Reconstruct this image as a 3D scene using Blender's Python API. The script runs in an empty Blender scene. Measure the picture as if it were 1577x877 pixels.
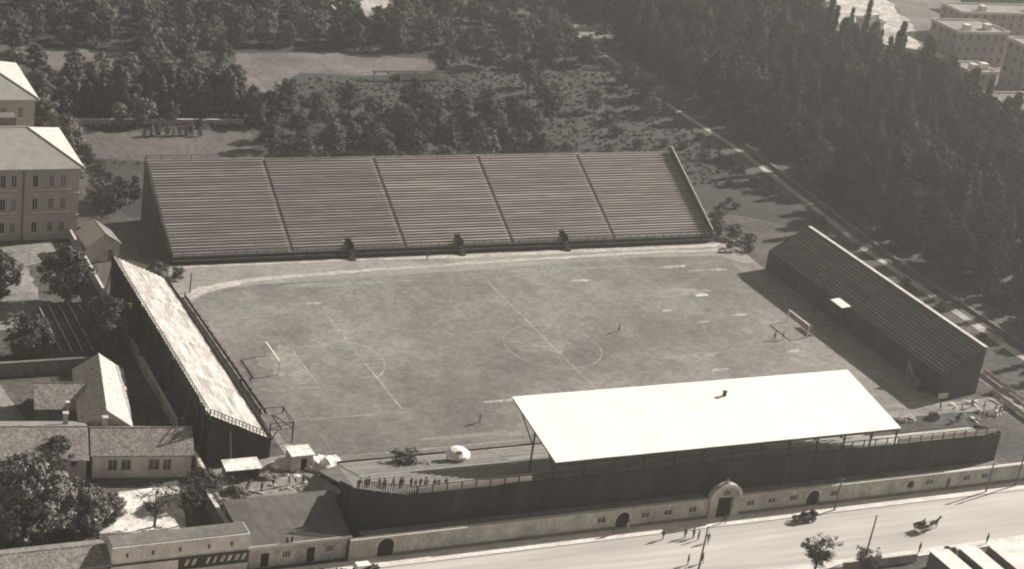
import bpy, bmesh, math, random
import numpy as np
from mathutils import Vector, Matrix
R = math.radians
rnd = random.Random(7)
sc = bpy.context.scene
COL = sc.collection

# ------------------------------------------------------------------ camera
cam_d = bpy.data.cameras.new('camera'); cam = bpy.data.objects.new('camera', cam_d); COL.objects.link(cam)
yaw, pitch, roll = 0.48899, 0.38934, 0.14848
f_ = Vector((math.sin(yaw)*math.cos(pitch), math.cos(yaw)*math.cos(pitch), -math.sin(pitch)))
r_ = Vector((math.cos(yaw), -math.sin(yaw), 0)); u_ = r_.cross(f_)
r2 = math.cos(roll)*r_ + math.sin(roll)*u_; u2 = -math.sin(roll)*r_ + math.cos(roll)*u_
mw = Matrix((r2, u2, -f_)).transposed().to_4x4(); mw.translation = Vector((-151.944, -266.242, 136.687))
cam.matrix_world = mw
cam_d.sensor_width = 36.0; cam_d.lens = 2809.5*36/1577
cam_d.clip_start = 1.0; cam_d.clip_end = 3000
sc.camera = cam
# ------------------------------------------------------------------ world, sun, exposure
SUN_EL, SUN_AZ = R(28), R(12)          # azimuth: degrees north (+y) of east (+x)
sdir = Vector((math.cos(SUN_EL)*math.cos(SUN_AZ), math.cos(SUN_EL)*math.sin(SUN_AZ), math.sin(SUN_EL)))
w = bpy.data.worlds.new('World'); sc.world = w; w.use_nodes = True
nt = w.node_tree; nt.nodes.clear()
sky = nt.nodes.new('ShaderNodeTexSky'); sky.sky_type = 'NISHITA'; sky.sun_disc = False
sky.sun_elevation = SUN_EL; sky.sun_rotation = math.pi/2 - SUN_AZ
bw = nt.nodes.new('ShaderNodeRGBToBW')     # black-and-white film: the sky's luminance
tint = nt.nodes.new('ShaderNodeMix'); tint.data_type = 'RGBA'; tint.blend_type = 'MULTIPLY'
tint.inputs[0].default_value = 1.0; tint.inputs[7].default_value = (1.03, 1.0, 0.94, 1)
bg = nt.nodes.new('ShaderNodeBackground'); bg.inputs['Strength'].default_value = 0.055
wo = nt.nodes.new('ShaderNodeOutputWorld')
nt.links.new(sky.outputs[0], bw.inputs['Color']); nt.links.new(bw.outputs[0], tint.inputs[6])
nt.links.new(tint.outputs[2], bg.inputs[0]); nt.links.new(bg.outputs[0], wo.inputs[0])
sl = bpy.data.lights.new('sun', 'SUN'); sl.energy = 5.0; sl.angle = R(0.6); sl.color = (1.0, 0.968, 0.925)
sun = bpy.data.objects.new('sun', sl); COL.objects.link(sun)
sun.rotation_euler = sdir.to_track_quat('Z', 'Y').to_euler(); sun.location = (200, 50, 200)
vs = sc.view_settings; vs.view_transform = 'Standard'; vs.look = 'None'; vs.gamma = 1.0
vs.exposure = 0.8
cy = sc.cycles
cy.use_denoising = True; cy.max_bounces = 5; cy.diffuse_bounces = 3; cy.volume_bounces = 1
cy.transparent_max_bounces = 4; cy.filter_width = 2.0

# ------------------------------------------------------------------ materials
def sep(v, t=.75):
    return (min(1, v*(1+.115*t)), v, v*(1-.135*t), 1)
MATS = {}
def mat(name, v, var=.25, scale=.5, rough=.9, stretch=(1, 1, 1), rand=0.0, fine=0.0, fscale=6.0, bump=0.0, t=.75, spec=.15, nrough=.62, patch=0.0):
    m = bpy.data.materials.new(name); m.use_nodes = True; n = m.node_tree; N = n.nodes; L = n.links
    b = N['Principled BSDF']; b.inputs['Roughness'].default_value = rough; b.inputs['Specular IOR Level'].default_value = spec
    tc = N.new('ShaderNodeTexCoord'); mp = N.new('ShaderNodeMapping'); mp.inputs['Scale'].default_value = stretch
    L.new(tc.outputs['Object'], mp.inputs['Vector'])
    oi = N.new('ShaderNodeObjectInfo')
    ad = N.new('ShaderNodeVectorMath'); ad.operation = 'ADD'
    mu = N.new('ShaderNodeVectorMath'); mu.operation = 'SCALE'; mu.inputs[0].default_value = (37, 91, 53)
    L.new(oi.outputs['Random'], mu.inputs['Scale']); L.new(mp.outputs[0], ad.inputs[0]); L.new(mu.outputs[0], ad.inputs[1])
    n1 = N.new('ShaderNodeTexNoise'); n1.inputs['Scale'].default_value = scale; n1.inputs['Detail'].default_value = 7; n1.inputs['Roughness'].default_value = nrough
    L.new(ad.outputs[0], n1.inputs['Vector'])
    r1 = N.new('ShaderNodeMapRange'); r1.inputs[1].default_value = .3; r1.inputs[2].default_value = .7
    r1.inputs[3].default_value = 1-var; r1.inputs[4].default_value = 1+var; L.new(n1.outputs[0], r1.inputs[0])
    val = r1.outputs[0]
    def mulv(a, bsock):
        x = N.new('ShaderNodeMath'); x.operation = 'MULTIPLY'; L.new(a, x.inputs[0]); L.new(bsock, x.inputs[1]); return x.outputs[0]
    if fine:
        n2 = N.new('ShaderNodeTexNoise'); n2.inputs['Scale'].default_value = fscale; n2.inputs['Detail'].default_value = 3
        L.new(ad.outputs[0], n2.inputs['Vector'])
        r2_ = N.new('ShaderNodeMapRange'); r2_.inputs[1].default_value = .3; r2_.inputs[2].default_value = .7
        r2_.inputs[3].default_value = 1-fine; r2_.inputs[4].default_value = 1+fine; L.new(n2.outputs[0], r2_.inputs[0])
        val = mulv(val, r2_.outputs[0])
    if patch:
        n4 = N.new('ShaderNodeTexNoise'); n4.inputs['Scale'].default_value = .028; n4.inputs['Detail'].default_value = 5; n4.inputs['Roughness'].default_value = .7
        L.new(ad.outputs[0], n4.inputs['Vector'])
        r4 = N.new('ShaderNodeMapRange'); r4.inputs[1].default_value = .36; r4.inputs[2].default_value = .64
        r4.inputs[3].default_value = 1-patch; r4.inputs[4].default_value = 1+patch; L.new(n4.outputs[0], r4.inputs[0]); val = mulv(val, r4.outputs[0])
    if rand:
        r3 = N.new('ShaderNodeMapRange'); r3.inputs[3].default_value = 1-rand; r3.inputs[4].default_value = 1+rand
        L.new(oi.outputs['Random'], r3.inputs[0]); val = mulv(val, r3.outputs[0])
    sc_ = N.new('ShaderNodeVectorMath'); sc_.operation = 'SCALE'; sc_.inputs[0].default_value = sep(v, t)[:3]
    L.new(val, sc_.inputs['Scale']); L.new(sc_.outputs[0], b.inputs['Base Color'])
    if bump:
        bp = N.new('ShaderNodeBump'); bp.inputs['Strength'].default_value = bump; bp.inputs['Distance'].default_value = .2
        L.new(n1.outputs[0], bp.inputs['Height']); L.new(bp.outputs[0], b.inputs['Normal'])
    MATS[name] = m
    return m
mat('earth', .075, .45, .06, fine=.35, fscale=.9)
mat('meadow', .05, .3, .05, fine=.3, fscale=1.2)
mat('dry_grass', .125, .35, .12, fine=.3, fscale=1.2)
mat('far_rubble', .36, .45, .12, fine=.35, fscale=.8)
mat('worn_turf', .215, .25, .3, fine=.25, fscale=1.3)
mat('pale_earth', .21, .35, .15, fine=.3, fscale=1.5)
mat('chalky_rubble', .62, .4, .25, fine=.3, fscale=1.5)
mat('turf', .165, .22, .16, fine=.22, fscale=1.1, nrough=.8, patch=.28)
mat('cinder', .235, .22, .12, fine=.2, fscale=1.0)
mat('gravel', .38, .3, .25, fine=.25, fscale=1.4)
mat('dark_mottled', .15, .25, .2, fine=.2, fscale=1.2)
mat('road', .43, .18, .22, stretch=(.07, 1, 1), fine=.10, fscale=.9)
mat('pavement', .58, .18, .3, fine=.15, fscale=2)
mat('kerb', .5, .15, .6)
mat('lane', .36, .35, .25)
mat('chalk', .31, .45, .3, fine=.35, fscale=1.2)
mat('faint_chalk', .255, .4, .3, fine=.3, fscale=1.2)
mat('worn_chalk', .19, .35, .3, fine=.3, fscale=1.2)
mat('field', .10, .22, .08, stretch=(1, .4, 1), fine=.25, fscale=1)
mat('grey_plank', .26, .35, .35, stretch=(.35, 2, 2), rand=.32)
mat('hazed_silver_plank', .36, .3, .35, stretch=(.35, 2, 2), rand=.25)  # paler plank: flare haze put into the colour, along with weathering
mat('grey_deck', .19, .3, .4, stretch=(.25, 2, 2))
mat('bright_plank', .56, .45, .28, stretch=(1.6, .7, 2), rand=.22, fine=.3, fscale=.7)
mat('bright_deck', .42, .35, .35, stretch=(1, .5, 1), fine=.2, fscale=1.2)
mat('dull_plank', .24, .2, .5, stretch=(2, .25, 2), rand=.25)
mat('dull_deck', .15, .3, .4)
mat('tarred_board', .038, .3, .3, stretch=(2, 2, .3), rand=.22, rough=.8)
mat('dark_timber', .06, .3, .8, rand=.15)
mat('pale_board', .45, .2, .6, rand=.12)
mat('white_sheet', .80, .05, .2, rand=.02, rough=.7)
mat('plaster', .37, .34, .4, stretch=(1, 1, .5), fine=.22, fscale=2.5)
mat('pale_plaster', .56, .2, .4, fine=.15, fscale=2.5)
mat('school_plaster', .36, .14, .3, fine=.08, fscale=2)
mat('stone_trim', .5, .15, .6)
mat('shaded_tile', .26, .14, .5, fine=.1, fscale=3)  # school roof tile with shade put into its colour
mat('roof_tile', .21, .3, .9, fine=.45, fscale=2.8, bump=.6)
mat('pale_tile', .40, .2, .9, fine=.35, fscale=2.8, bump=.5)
mat('dark_void', .018, .2, .5)
mat('town_wall', .27, .2, .3, fine=.1, fscale=1)
mat('glass', .035, .2, .5, rough=.25, spec=.5)
mat('shutter', .17, .15, 1.0, rand=.3)
mat('weathered_wall', .15, .3, .4, fine=.2, fscale=2)
mat('leaf', .095, .3, .45, fine=.4, fscale=2.2, rand=.25, rough=.85, spec=.08)
mat('pale_leaf', .15, .3, .5, fine=.45, fscale=2.4, rand=.2, rough=.8, spec=.12)
mat('dark_leaf', .060, .25, .4, fine=.22, fscale=1.6, rand=.2, rough=.9, spec=.04)
mat('bark', .075, .3, 2.0)
mat('pole_wood', .12, .25, 1.5)
mat('cloth_dark', .04, .3, 4, rand=.5)
mat('cloth_mid', .11, .3, 4, rand=.4)
mat('cloth_pale', .45, .2, 4, rand=.2)
mat('skin', .32, .1, 4)
mat('hair', .03, .2, 5)
mat('car_paint', .05, .2, 1, rough=.35, spec=.5)
mat('car_pale', .35, .15, 1, rough=.5, spec=.4)
mat('canvas', .7, .12, .8)
mat('rubber', .025, .2, 4)
mat('metal', .3, .2, 3, rough=.5)
mat('horse_coat', .06, .3, 2)
mat('net', .3, .1, 3)

# ------------------------------------------------------------------ mesh helpers
OFF = {}
class MB:
    def __init__(s): s.v = []; s.f = []; s.mi = []; s.cur = 0
    def _add(s, vs, fs):
        k = len(s.v); s.v += [tuple(x) for x in vs]
        for f in fs: s.f.append(tuple(k+i for i in f)); s.mi.append(s.cur)
        return s
    def box(s, x0, x1, y0, y1, z0, z1):
        if x0 > x1: x0, x1 = x1, x0
        if y0 > y1: y0, y1 = y1, y0
        if z0 > z1: z0, z1 = z1, z0
        return s._add([(x0,y0,z0),(x1,y0,z0),(x1,y1,z0),(x0,y1,z0),(x0,y0,z1),(x1,y0,z1),(x1,y1,z1),(x0,y1,z1)],
                      [(0,3,2,1),(4,5,6,7),(0,1,5,4),(1,2,6,5),(2,3,7,6),(3,0,4,7)])
    def hexa(s, p):   # 8 points, bottom 4 then top 4
        return s._add(p, [(0,3,2,1),(4,5,6,7),(0,1,5,4),(1,2,6,5),(2,3,7,6),(3,0,4,7)])
    def prism(s, poly, z0, z1):
        n = len(poly)
        vs = [(x, y, z0) for x, y in poly] + [(x, y, z1) for x, y in poly]
        return s._add(vs, [tuple(range(n))[::-1], tuple(range(n, 2*n))] + [(i, (i+1) % n, n+(i+1) % n, n+i) for i in range(n)])
    def prism_xz(s, poly, y0, y1):
        n = len(poly)
        vs = [(x, y0, z) for x, z in poly] + [(x, y1, z) for x, z in poly]
        return s._add(vs, [tuple(range(n)), tuple(range(n, 2*n))[::-1]] + [(i, n+i, n+(i+1) % n, (i+1) % n) for i in range(n)])
    def prism_yz(s, poly, x0, x1):
        n = len(poly)
        vs = [(x0, y, z) for y, z in poly] + [(x1, y, z) for y, z in poly]
        return s._add(vs, [tuple(range(n))[::-1], tuple(range(n, 2*n))] + [(i, (i+1) % n, n+(i+1) % n, n+i) for i in range(n)])
    def tube(s, a, b, ra, rb=None, n=6):
        rb = ra if rb is None else rb
        a = Vector(a); b = Vector(b); d = (b-a)
        if d.length < 1e-6: return s
        d.normalize(); x = d.orthogonal().normalized(); y = d.cross(x)
        vs = []
        for c, r in ((a, ra), (b, rb)):
            for i in range(n):
                t = 2*math.pi*i/n; vs.append(c + x*(r*math.cos(t)) + y*(r*math.sin(t)))
        return s._add(vs, [(i, (i+1) % n, n+(i+1) % n, n+i) for i in range(n)] + [tuple(range(n))[::-1], tuple(range(n, 2*n))])
    def bar(s, a, b, wd, hg):   # straight bar with rectangular section
        a = Vector(a); b = Vector(b); d = (b-a).normalized()
        sd = d.cross(Vector((0, 0, 1)))
        sd = Vector((1, 0, 0)) if sd.length < 1e-4 else sd.normalized()
        up = sd.cross(d)
        p = []
        for zz in (-hg/2, hg/2):
            for c, k in ((a, -1), (b, -1), (b, 1), (a, 1)): p.append(c + sd*(k*wd/2) + up*zz)
        return s.hexa(p)
    def cyl(s, c, r, h, axis='z', n=16):
        c = Vector(c); ax = {'x': Vector((1,0,0)), 'y': Vector((0,1,0)), 'z': Vector((0,0,1))}[axis]
        return s.tube(c-ax*h/2, c+ax*h/2, r, r, n)
    def build(s, name, m, parent=None, local=False, smooth=False, loc=None):
        off = Vector((0,0,0)) if (local or parent is None) else OFF.get(parent.name, Vector((0,0,0)))
        if loc is not None: off = off + Vector(loc)
        me = bpy.data.meshes.new(name)
        me.from_pydata([(x-off.x, y-off.y, z-off.z) for x, y, z in s.v], [], s.f)
        ms = m if isinstance(m, (list, tuple)) else [m]
        for k in ms: me.materials.append(MATS[k])
        if len(ms) > 1: me.polygons.foreach_set('material_index', s.mi)
        if smooth: me.polygons.foreach_set('use_smooth', [True]*len(me.polygons))
        bm = bmesh.new(); bm.from_mesh(me); bmesh.ops.recalc_face_normals(bm, faces=bm.faces); bm.to_mesh(me); bm.free()
        return link(name, me, parent, loc, off)
def link(name, me, parent=None, loc=None, off=None):
    o = bpy.data.objects.new(name, me); COL.objects.link(o)
    if parent is not None: o.parent = parent
    if loc is not None: o.location = loc
    OFF[o.name] = Vector(off) if off is not None else Vector((0,0,0))
    return o
def tag(o, label, cat, group=None):
    o['label'] = label; o['category'] = cat
    if group: o['group'] = group
    return o
def thing(name, label, cat, loc=(0,0,0), rz=0.0, group=None):
    o = bpy.data.objects.new(name, None); COL.objects.link(o); o.empty_display_size = .5
    o.location = loc; o.rotation_euler = (0, 0, rz); OFF[o.name] = Vector(loc)
    return tag(o, label, cat, group)
def copy_tree(o, parent=None):
    c = o.copy(); COL.objects.link(c); c.parent = parent
    for ch in [k for k in o.children]: copy_tree(ch, c)
    return c
def place(o, loc, rz=0.0, s=1.0, label=None, group=None):
    o.location = loc; o.rotation_euler = (0, 0, rz); o.scale = (s, s, s) if not isinstance(s, tuple) else s
    if label: o['label'] = label
    if group: o['group'] = group
    return o
def structure(o): o['kind'] = 'structure'; return o
def stuff(o): o['kind'] = 'stuff'; return o
def sheet(name, poly, z, m, jit=0.0, step=3.0, th=0.0, parent=None):
    pts = []
    rr = random.Random(name)
    n = len(poly)
    for i in range(n):
        a = Vector(poly[i]); b = Vector(poly[(i+1) % n]); k = max(1, int((b-a).length/step)) if jit else 1
        for j in range(k):
            q = a.lerp(b, j/k)
            if jit: q = q + Vector((rr.uniform(-jit, jit), rr.uniform(-jit, jit)))
            pts.append((q.x, q.y))
    mb = MB()
    if th: mb.prism(pts, z-th, z)
    else: mb._add([(x, y, z) for x, y in pts], [tuple(range(len(pts)))])
    o = mb.build(name, m, parent)
    return o if parent is not None else structure(o)
def wall_open(mb, x0, x1, z0, z1, ops, y0, y1):
    """wall along x with openings (a, b, sill, top, arch)"""
    x = x0
    for a, b, s, t, arch in sorted(ops):
        if a > x: mb.box(x, a, y0, y1, z0, z1)
        if s > z0: mb.box(a, b, y0, y1, z0, s)
        if arch:
            r = (b-a)/2; c = (a+b)/2; sp = t-r; K = 10
            for k in range(K):
                t0 = math.pi*k/K; t1 = math.pi*(k+1)/K
                xa, za, xb, zb = c-r*math.cos(t0), sp+r*math.sin(t0), c-r*math.cos(t1), sp+r*math.sin(t1)
                mb.hexa([(xa,y0,za),(xb,y0,zb),(xb,y1,zb),(xa,y1,za),(xa,y0,z1),(xb,y0,z1),(xb,y1,z1),(xa,y1,z1)])
        elif t < z1: mb.box(a, b, y0, y1, t, z1)
        x = b
    if x < x1: mb.box(x, x1, y0, y1, z0, z1)
    return mb
def window_part(parent, a, b, s, t, y, fr='stone_trim', pane='glass', local=True, depth=.22, bars=1):
    """frame set in a south-facing opening; the pane and bars sit back in the recess (y = outer face)"""
    m = MB(); k = .09
    m.box(a-.1, b+.1, y-.05, y+.12, s-.14, s-.003)
    m.box(a+.003, a+k, y+.06, y+.16, s, t-.003); m.box(b-k, b-.003, y+.06, y+.16, s, t-.003); m.box(a+k, b-k, y+.06, y+.16, t-k, t-.003)
    for i in range(bars):
        xm = a+(b-a)*(i+1)/(bars+1); m.box(xm-.035, xm+.035, y+.06, y+.15, s, t-k)
    o = m.build('window', fr, parent, local)
    p = MB().box(a+.003, b-.003, y+.17, y+.21, s+.002, t-.003).build('pane', pane, o, local)
    if not local: OFF[o.name] = OFF[parent.name]
    return o

# ------------------------------------------------------------------ setting
sheet('ground', [(-430,-430),(720,-430),(720,720),(-430,720)], 0, 'earth')
sheet('meadow', [(-62,69),(62,69),(95,46),(96,130),(104,190),(62,240),(-62,240),(-66,120)], .02, 'meadow', 1.0, 6)
sheet('cinder_track', [(-64.2,31),(-60,43.8),(64,43.8),(65,40),(64.5,-33),(52,-36.5),(-57,-36.5),(-61.5,-30)], .03, 'cinder', .3, 4)
sheet('gravel_path', [(-60,42.6),(-20,42.6),(0,41.6),(30,41.8),(60,41.9),(63,43.7),(-60,43.75)], .055, 'gravel', .15, 2)
sheet('gravel_corner', [(-62,30.5),(-57.5,33.6),(-46,36.6),(-20,38.6),(10,39.8),(40,41.0),(62,40.6),(58,39.6),(40,39.9),(10,38.9),(-20,37.4),(-46,35),(-56,31.6),(-60.4,28)], .05, 'gravel', .25, 2)
pit = sheet('pitch', [(-60.2,27),(-57.5,30),(-53.5,32.2),(-46,33.4),(0,35.6),(40,38),(58,37),(62,32),(61.5,-31.5),(53,-32.4),(-53.5,-32.6),(-58,-31),(-60.2,-26)], .06, 'turf', .12, 3)
sheet('dark_verge', [(-55,-33),(55,-33.6),(60,-36.9),(-58,-36.9)], .05, 'dark_mottled', .2, 4)  # strip of darker ground along the main stand's front
sheet('shaded_verge', [(58.5,32),(64.4,33),(64.6,-31.5),(58,-31.5)], .065, 'turf', .2, 4)  # turf tone over the track, carrying the terrace's shade in its colour
sheet('road', [(-160,-64.6),(160,-64.6),(160,-77.4),(-160,-77.4)], .02, 'road')
sheet('pavement_near_stand', [(-160,-62.05),(160,-62.05),(160,-64.5),(-160,-64.5)], .13, 'pavement', th=.12)
sheet('pavement_across_road', [(-160,-77.5),(160,-77.5),(160,-79.2),(-160,-79.2)], .13, 'pavement', th=.12)
for nm, yk in (('kerb_near_stand', -64.5), ('kerb_across_road', -77.5)):
    m = MB(); m.box(-160, 160, yk-.16 if yk > -70 else yk, yk if yk > -70 else yk+.16, .01, .14)
    structure(m.build(nm, 'kerb'))
sheet('lane', [(94.4,-40),(96.6,-40),(97.2,35),(101.1,70),(103.8,105),(102.8,136),(107.2,185),(105.6,186),(101.1,136),(102,105),(99.3,70),(95.2,35)], .05, 'lane', .2, 3)
sheet('track_beside_stand', [(77.5,-55),(82,-55),(83,-20),(86,35),(83,36),(79.5,-20)], .04, 'pale_earth', .4, 3)
sheet('corner_yard', [(48,-37.5),(80,-37.5),(80,-32),(76,-33),(60,-33.5),(50,-35)], .07, 'pale_earth', .3, 2)
sheet('corner_yard_west', [(-76,-50),(-60.5,-50),(-53,-33.2),(-62,-30.5),(-75,-33)], .07, 'pale_earth', .3, 2)
sheet('house_yard', [(-95,-50),(-82.5,-50),(-80.2,-37),(-90,-37.2),(-94,-43)], .04, 'chalky_rubble', .3, 2)
sheet('school_court', [(-120,20),(-91,20),(-86.5,30),(-86.3,47),(-77,50),(-76,57),(-120,56)], .04, 'pale_earth', .4, 2)
sheet('kitchen_garden_soil', [(-91,27.5),(-81,28),(-78,6),(-90,5)], .03, 'field', .2, 2)
sheet('side_yard', [(-120,2),(-100,2),(-97.5,-15),(-120,-14)], .04, 'pale_earth', .3, 2)
sheet('tilled_field', [(-60,126),(-55,119.5),(-20.5,121),(-24,101),(-48,100),(-62,104)], .05, 'field', .5, 2)
sheet('clearing', [(-6,181),(19.5,182.5),(53,176),(50,166),(23,161.5),(6,164.6),(-6,148),(-14,148)], .05, 'dry_grass', .6, 2)
sheet('bare_bank', [(-61,184),(-35,182),(-38,169),(-61,164)], .05, 'dry_grass', .8, 2)
sheet('far_bare_field', [(34,240),(70,244),(60,222),(40,217)], .05, 'far_rubble', .8, 2)
sheet('glade', [(104,199),(112,214),(134,219),(124,203)], .05, 'pale_earth', .8, 2)
sheet('rubble_slope', [(200,203),(206,228),(230,252),(262,262),(246,222),(226,190),(212,178),(203,176)], .06, 'far_rubble', 1.2, 3)
sheet('town_ground', [(206,150),(214,176),(246,222),(262,262),(420,300),(420,60),(212,90)], .04, 'dry_grass', 1, 6)
sheet('town_street', [(262,262),(420,290),(420,280),(270,254)], .08, 'far_rubble', .3, 6)

# pitch markings: worn chalk lines, each a strip on the turf
HL, HW = 54.0, 31.0
def chalk(x0, y0, x1, y1, wd=.17, m_='chalk'):
    a = Vector((x0, y0)); b = Vector((x1, y1)); d = (b-a).normalized(); n = Vector((-d.y, d.x))*wd/2
    MB()._add([(*(a-n), .066), (*(b-n), .066), (*(b+n), .066), (*(a+n), .066)], [(0,1,2,3)]).build('painted_line', m_, pit)
for s in (-1, 1):
    q = 'chalk' if s < 0 else 'worn_chalk'
    chalk(s*HL, -HW, s*HL, HW, .14, 'worn_chalk')
    chalk(s*(HL-16.5), -20.15, s*(HL-16.5), 20.15, .2, q); chalk(s*(HL-5.5), -9.16, s*(HL-5.5), 9.16, .22, q)
    for t in (-1, 1):
        chalk(s*HL, t*20.15, s*(HL-16.6), t*20.15, .14, q if t < 0 else 'worn_chalk'); chalk(s*HL, t*9.16, s*(HL-5.6), t*9.16, .16, q)
    chalk(-HL, s*HW, HL, s*HW, .12, 'worn_chalk')
chalk(0, -HW, 0, HW, .2)
def arc(cx, cy_, r, a0, a1, wd=.16, m_='worn_chalk'):
    m = MB(); K = max(8, int(abs(a1-a0)/.13))
    for i in range(K):
        p = []
        t0 = a0+(a1-a0)*i/K; t1 = a0+(a1-a0)*(i+1)/K
        for t, rr in ((t0, r-wd/2), (t1, r-wd/2), (t1, r+wd/2), (t0, r+wd/2)): p.append((cx+rr*math.cos(t), cy_+rr*math.sin(t), .069))
        m._add(p, [(0,1,2,3)])
    m.build('painted_arc', m_, pit)
arc(0, 0, 9.15, 0, 2*math.pi, .17, 'faint_chalk')
arc(-HL+11, 0, 9.15, -.925, .925, .2, 'chalk'); arc(HL-11, 0, 9.15, math.pi-.925, math.pi+.925)
# bare patches worn into the turf
for i, (x, y, a, b) in enumerate([(42.6,18.1,1.9,.8),(-15,-19,9,.5),(12,-19.5,3,.5),(46,8,2.2,.5),(48,-9,2,.7),(52,30,5,.6),(28,-14,2,.5),(44,32.5,4,.7),(-38,24,2,.5),(20,28,2.5,.6),(31,12,1.1,.5),(36,6,1.0,.4)]):
    pts = [(x+a*math.cos(t)*rnd.uniform(.7,1.2), y+b*math.sin(t)*rnd.uniform(.6,1.3)) for t in np.linspace(0, 2*math.pi, 14)[:-1]]
    MB()._add([(px, py, .072+.001*i) for px, py in pts], [tuple(range(len(pts)))]).build('bare_patch', 'chalk' if i else 'pale_board', pit)
for x, y, a, b in [(-51.5,0,3.6,6.5),(51,0,3.4,6),(-43,0,1.6,1.4),(0,0,3.5,2.2),(43,1,1.5,1.2),(-20,-30,16,1.2),(20,-30.5,14,1.0),(-30,32,12,.9),(15,34,16,.9),(47,-14,4,2.2),(40,20,5,1.6),(25,-8,6,1.3)]:
    pts = []
    for t in np.linspace(0, 2*math.pi, 60)[:-1]:
        k = 1+.22*math.sin(3*t+x)+.16*math.sin(7*t+y)+rnd.uniform(-.16, .16); pts.append((x+a*k*math.cos(t), y+b*k*math.sin(t)))
    MB()._add([(px, py, .0625+.0002*abs(x)/10) for px, py in pts], [tuple(range(len(pts)))]).build('worn_turf', 'worn_turf', pit)
MORE = True

# ------------------------------------------------------------------ stands
class Frame:
    """axis-aligned frame: u runs along the stand, d from the front edge to the back"""
    def __init__(s, axis, sign, d0): s.axis, s.sign, s.d0 = axis, sign, d0
    def P(s, u, d, z):
        q = s.d0 + s.sign*d
        return (u, q, z) if s.axis == 'x' else (q, u, z)
    def bx(s, mb, u0, u1, d0, d1, z0, z1):
        a = s.P(u0, d0, z0); b = s.P(u1, d1, z1); return mb.box(a[0], b[0], a[1], b[1], a[2], b[2])
def rows(st, F, u0, u1, z0, n, pt, rise, plank, deck, gaps=(), name='seat_plank', pw=.34, lift=.36, joints=False, jt=(.38, .62, .5, .3, .7)):
    """one section: stepped deck and one plank object for each row; gaps = (ua, ub, rows below which the seats stop)"""
    cuts = sorted([(a, b, k) for a, b, k in gaps if a >= u0 and b <= u1])
    m = MB()
    for i in range(n):
        segs = []; x = u0
        for a, b, k in cuts:
            if i < k: segs.append((x, a)); x = b
        segs.append((x, u1))
        for a, b in segs: F.bx(m, a, b, i*pt, (i+1)*pt+.05, z0+i*rise-.5, z0+i*rise)
    m.build('step_deck', deck, st)
    cache = {}
    for i in range(n):
        segs = []; x = u0
        for a, b, k in cuts:
            if i < k: segs.append((x+.08, a-.08)); x = b
        segs.append((x+.08, u1-.08))
        if joints and i % 2 == 0:
            ns = []
            for a, b in segs:
                if b-a > 14: c_ = a+(b-a)*jt[(i*7) % len(jt)]; ns += [(a, c_-.03), (c_+.03, b)]
                else: ns.append((a, b))
            segs = ns
        for a, b in segs:
            key = (round(a, 2), round(b, 2))
            if key not in cache:
                mm = MB(); hu = (b-a)/2
                F0 = Frame(F.axis, F.sign, 0); F0.bx(mm, -hu, hu, 0, pw, 0, .07)
                cache[key] = mm
            loc = Vector(F.P((a+b)/2, i*pt+.3+rnd.uniform(-.02, .02), z0+i*rise+lift+rnd.uniform(-.02, .02))) - OFF[st.name]
            if isinstance(cache[key], MB):
                o = cache[key].build(name, plank, st, local=True); o.location = loc; cache[key] = o.data
            else:
                o = bpy.data.objects.new(name, cache[key]); COL.objects.link(o); o.parent = st; o.location = loc
def rail(st, F, pts, h=1.05, step=2.4, m='dark_timber', t=.09, mid=True, name='railing'):
    """posts and rails along a polyline of (u, d, z)"""
    mb = MB()
    for (a, b) in zip(pts[:-1], pts[1:]):
        A, B = Vector(F.P(*a)), Vector(F.P(*b)); n = max(1, int((B-A).length/step))
        for i in range(n+1):
            q = A.lerp(B, i/n); mb.box(q.x-t/2, q.x+t/2, q.y-t/2, q.y+t/2, q.z, q.z+h)
        up = Vector((0, 0, h)); mb.bar(A+up, B+up, t*1.3, t)
        if mid: mb.bar(A+up*.5, B+up*.5, t*.7, t*.7)
    return mb.build(name, m, st)
def board_side(st, F, u, depth, zlo, zfun, bw_=.98, m='tarred_board', th=.08, sgn=1):
    """vertical boards closing a stand's end; zfun(d) gives the top"""
    d = 0.0
    while d < depth-.05:
        e = min(depth, d+bw_)
        mb = MB(); za, zb = zfun(d)-rnd.uniform(0, .12), zfun(e)-rnd.uniform(0, .12); off = rnd.uniform(0, .03)*sgn
        p = [F.P(u+off, d+.015, zlo), F.P(u+off, e-.015, zlo), F.P(u+off+th*sgn, e-.015, zlo), F.P(u+off+th*sgn, d+.015, zlo),
             F.P(u+off, d+.015, za), F.P(u+off, e-.015, zb), F.P(u+off+th*sgn, e-.015, zb), F.P(u+off+th*sgn, d+.015, za)]
        mb.hexa(p).build('wall_board', m, st); d = e
def board_run(st, F, u0, u1, d, zlo, zhi, bw_=2.0, m='tarred_board', th=.08, skip=0.0):
    x = u0
    while x < u1-.05:
        e = min(u1, x+bw_); mb = MB(); o = rnd.uniform(0, .03)
        if rnd.random() >= skip:
            F.bx(mb, x+.015, e-.015, d+o, d+o+th, zlo, zhi-rnd.uniform(0, .1)); mb.build('wall_board', m, st)
        x = e
def posts(st, F, us, ds, z0, zfun, m='dark_timber', t=.22, name='frame_post'):
    for u in us:
        for d in ds:
            mb = MB(); F.bx(mb, u-t/2, u+t/2, d-t/2, d+t/2, z0, zfun(d)); mb.build(name, m, st)

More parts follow.
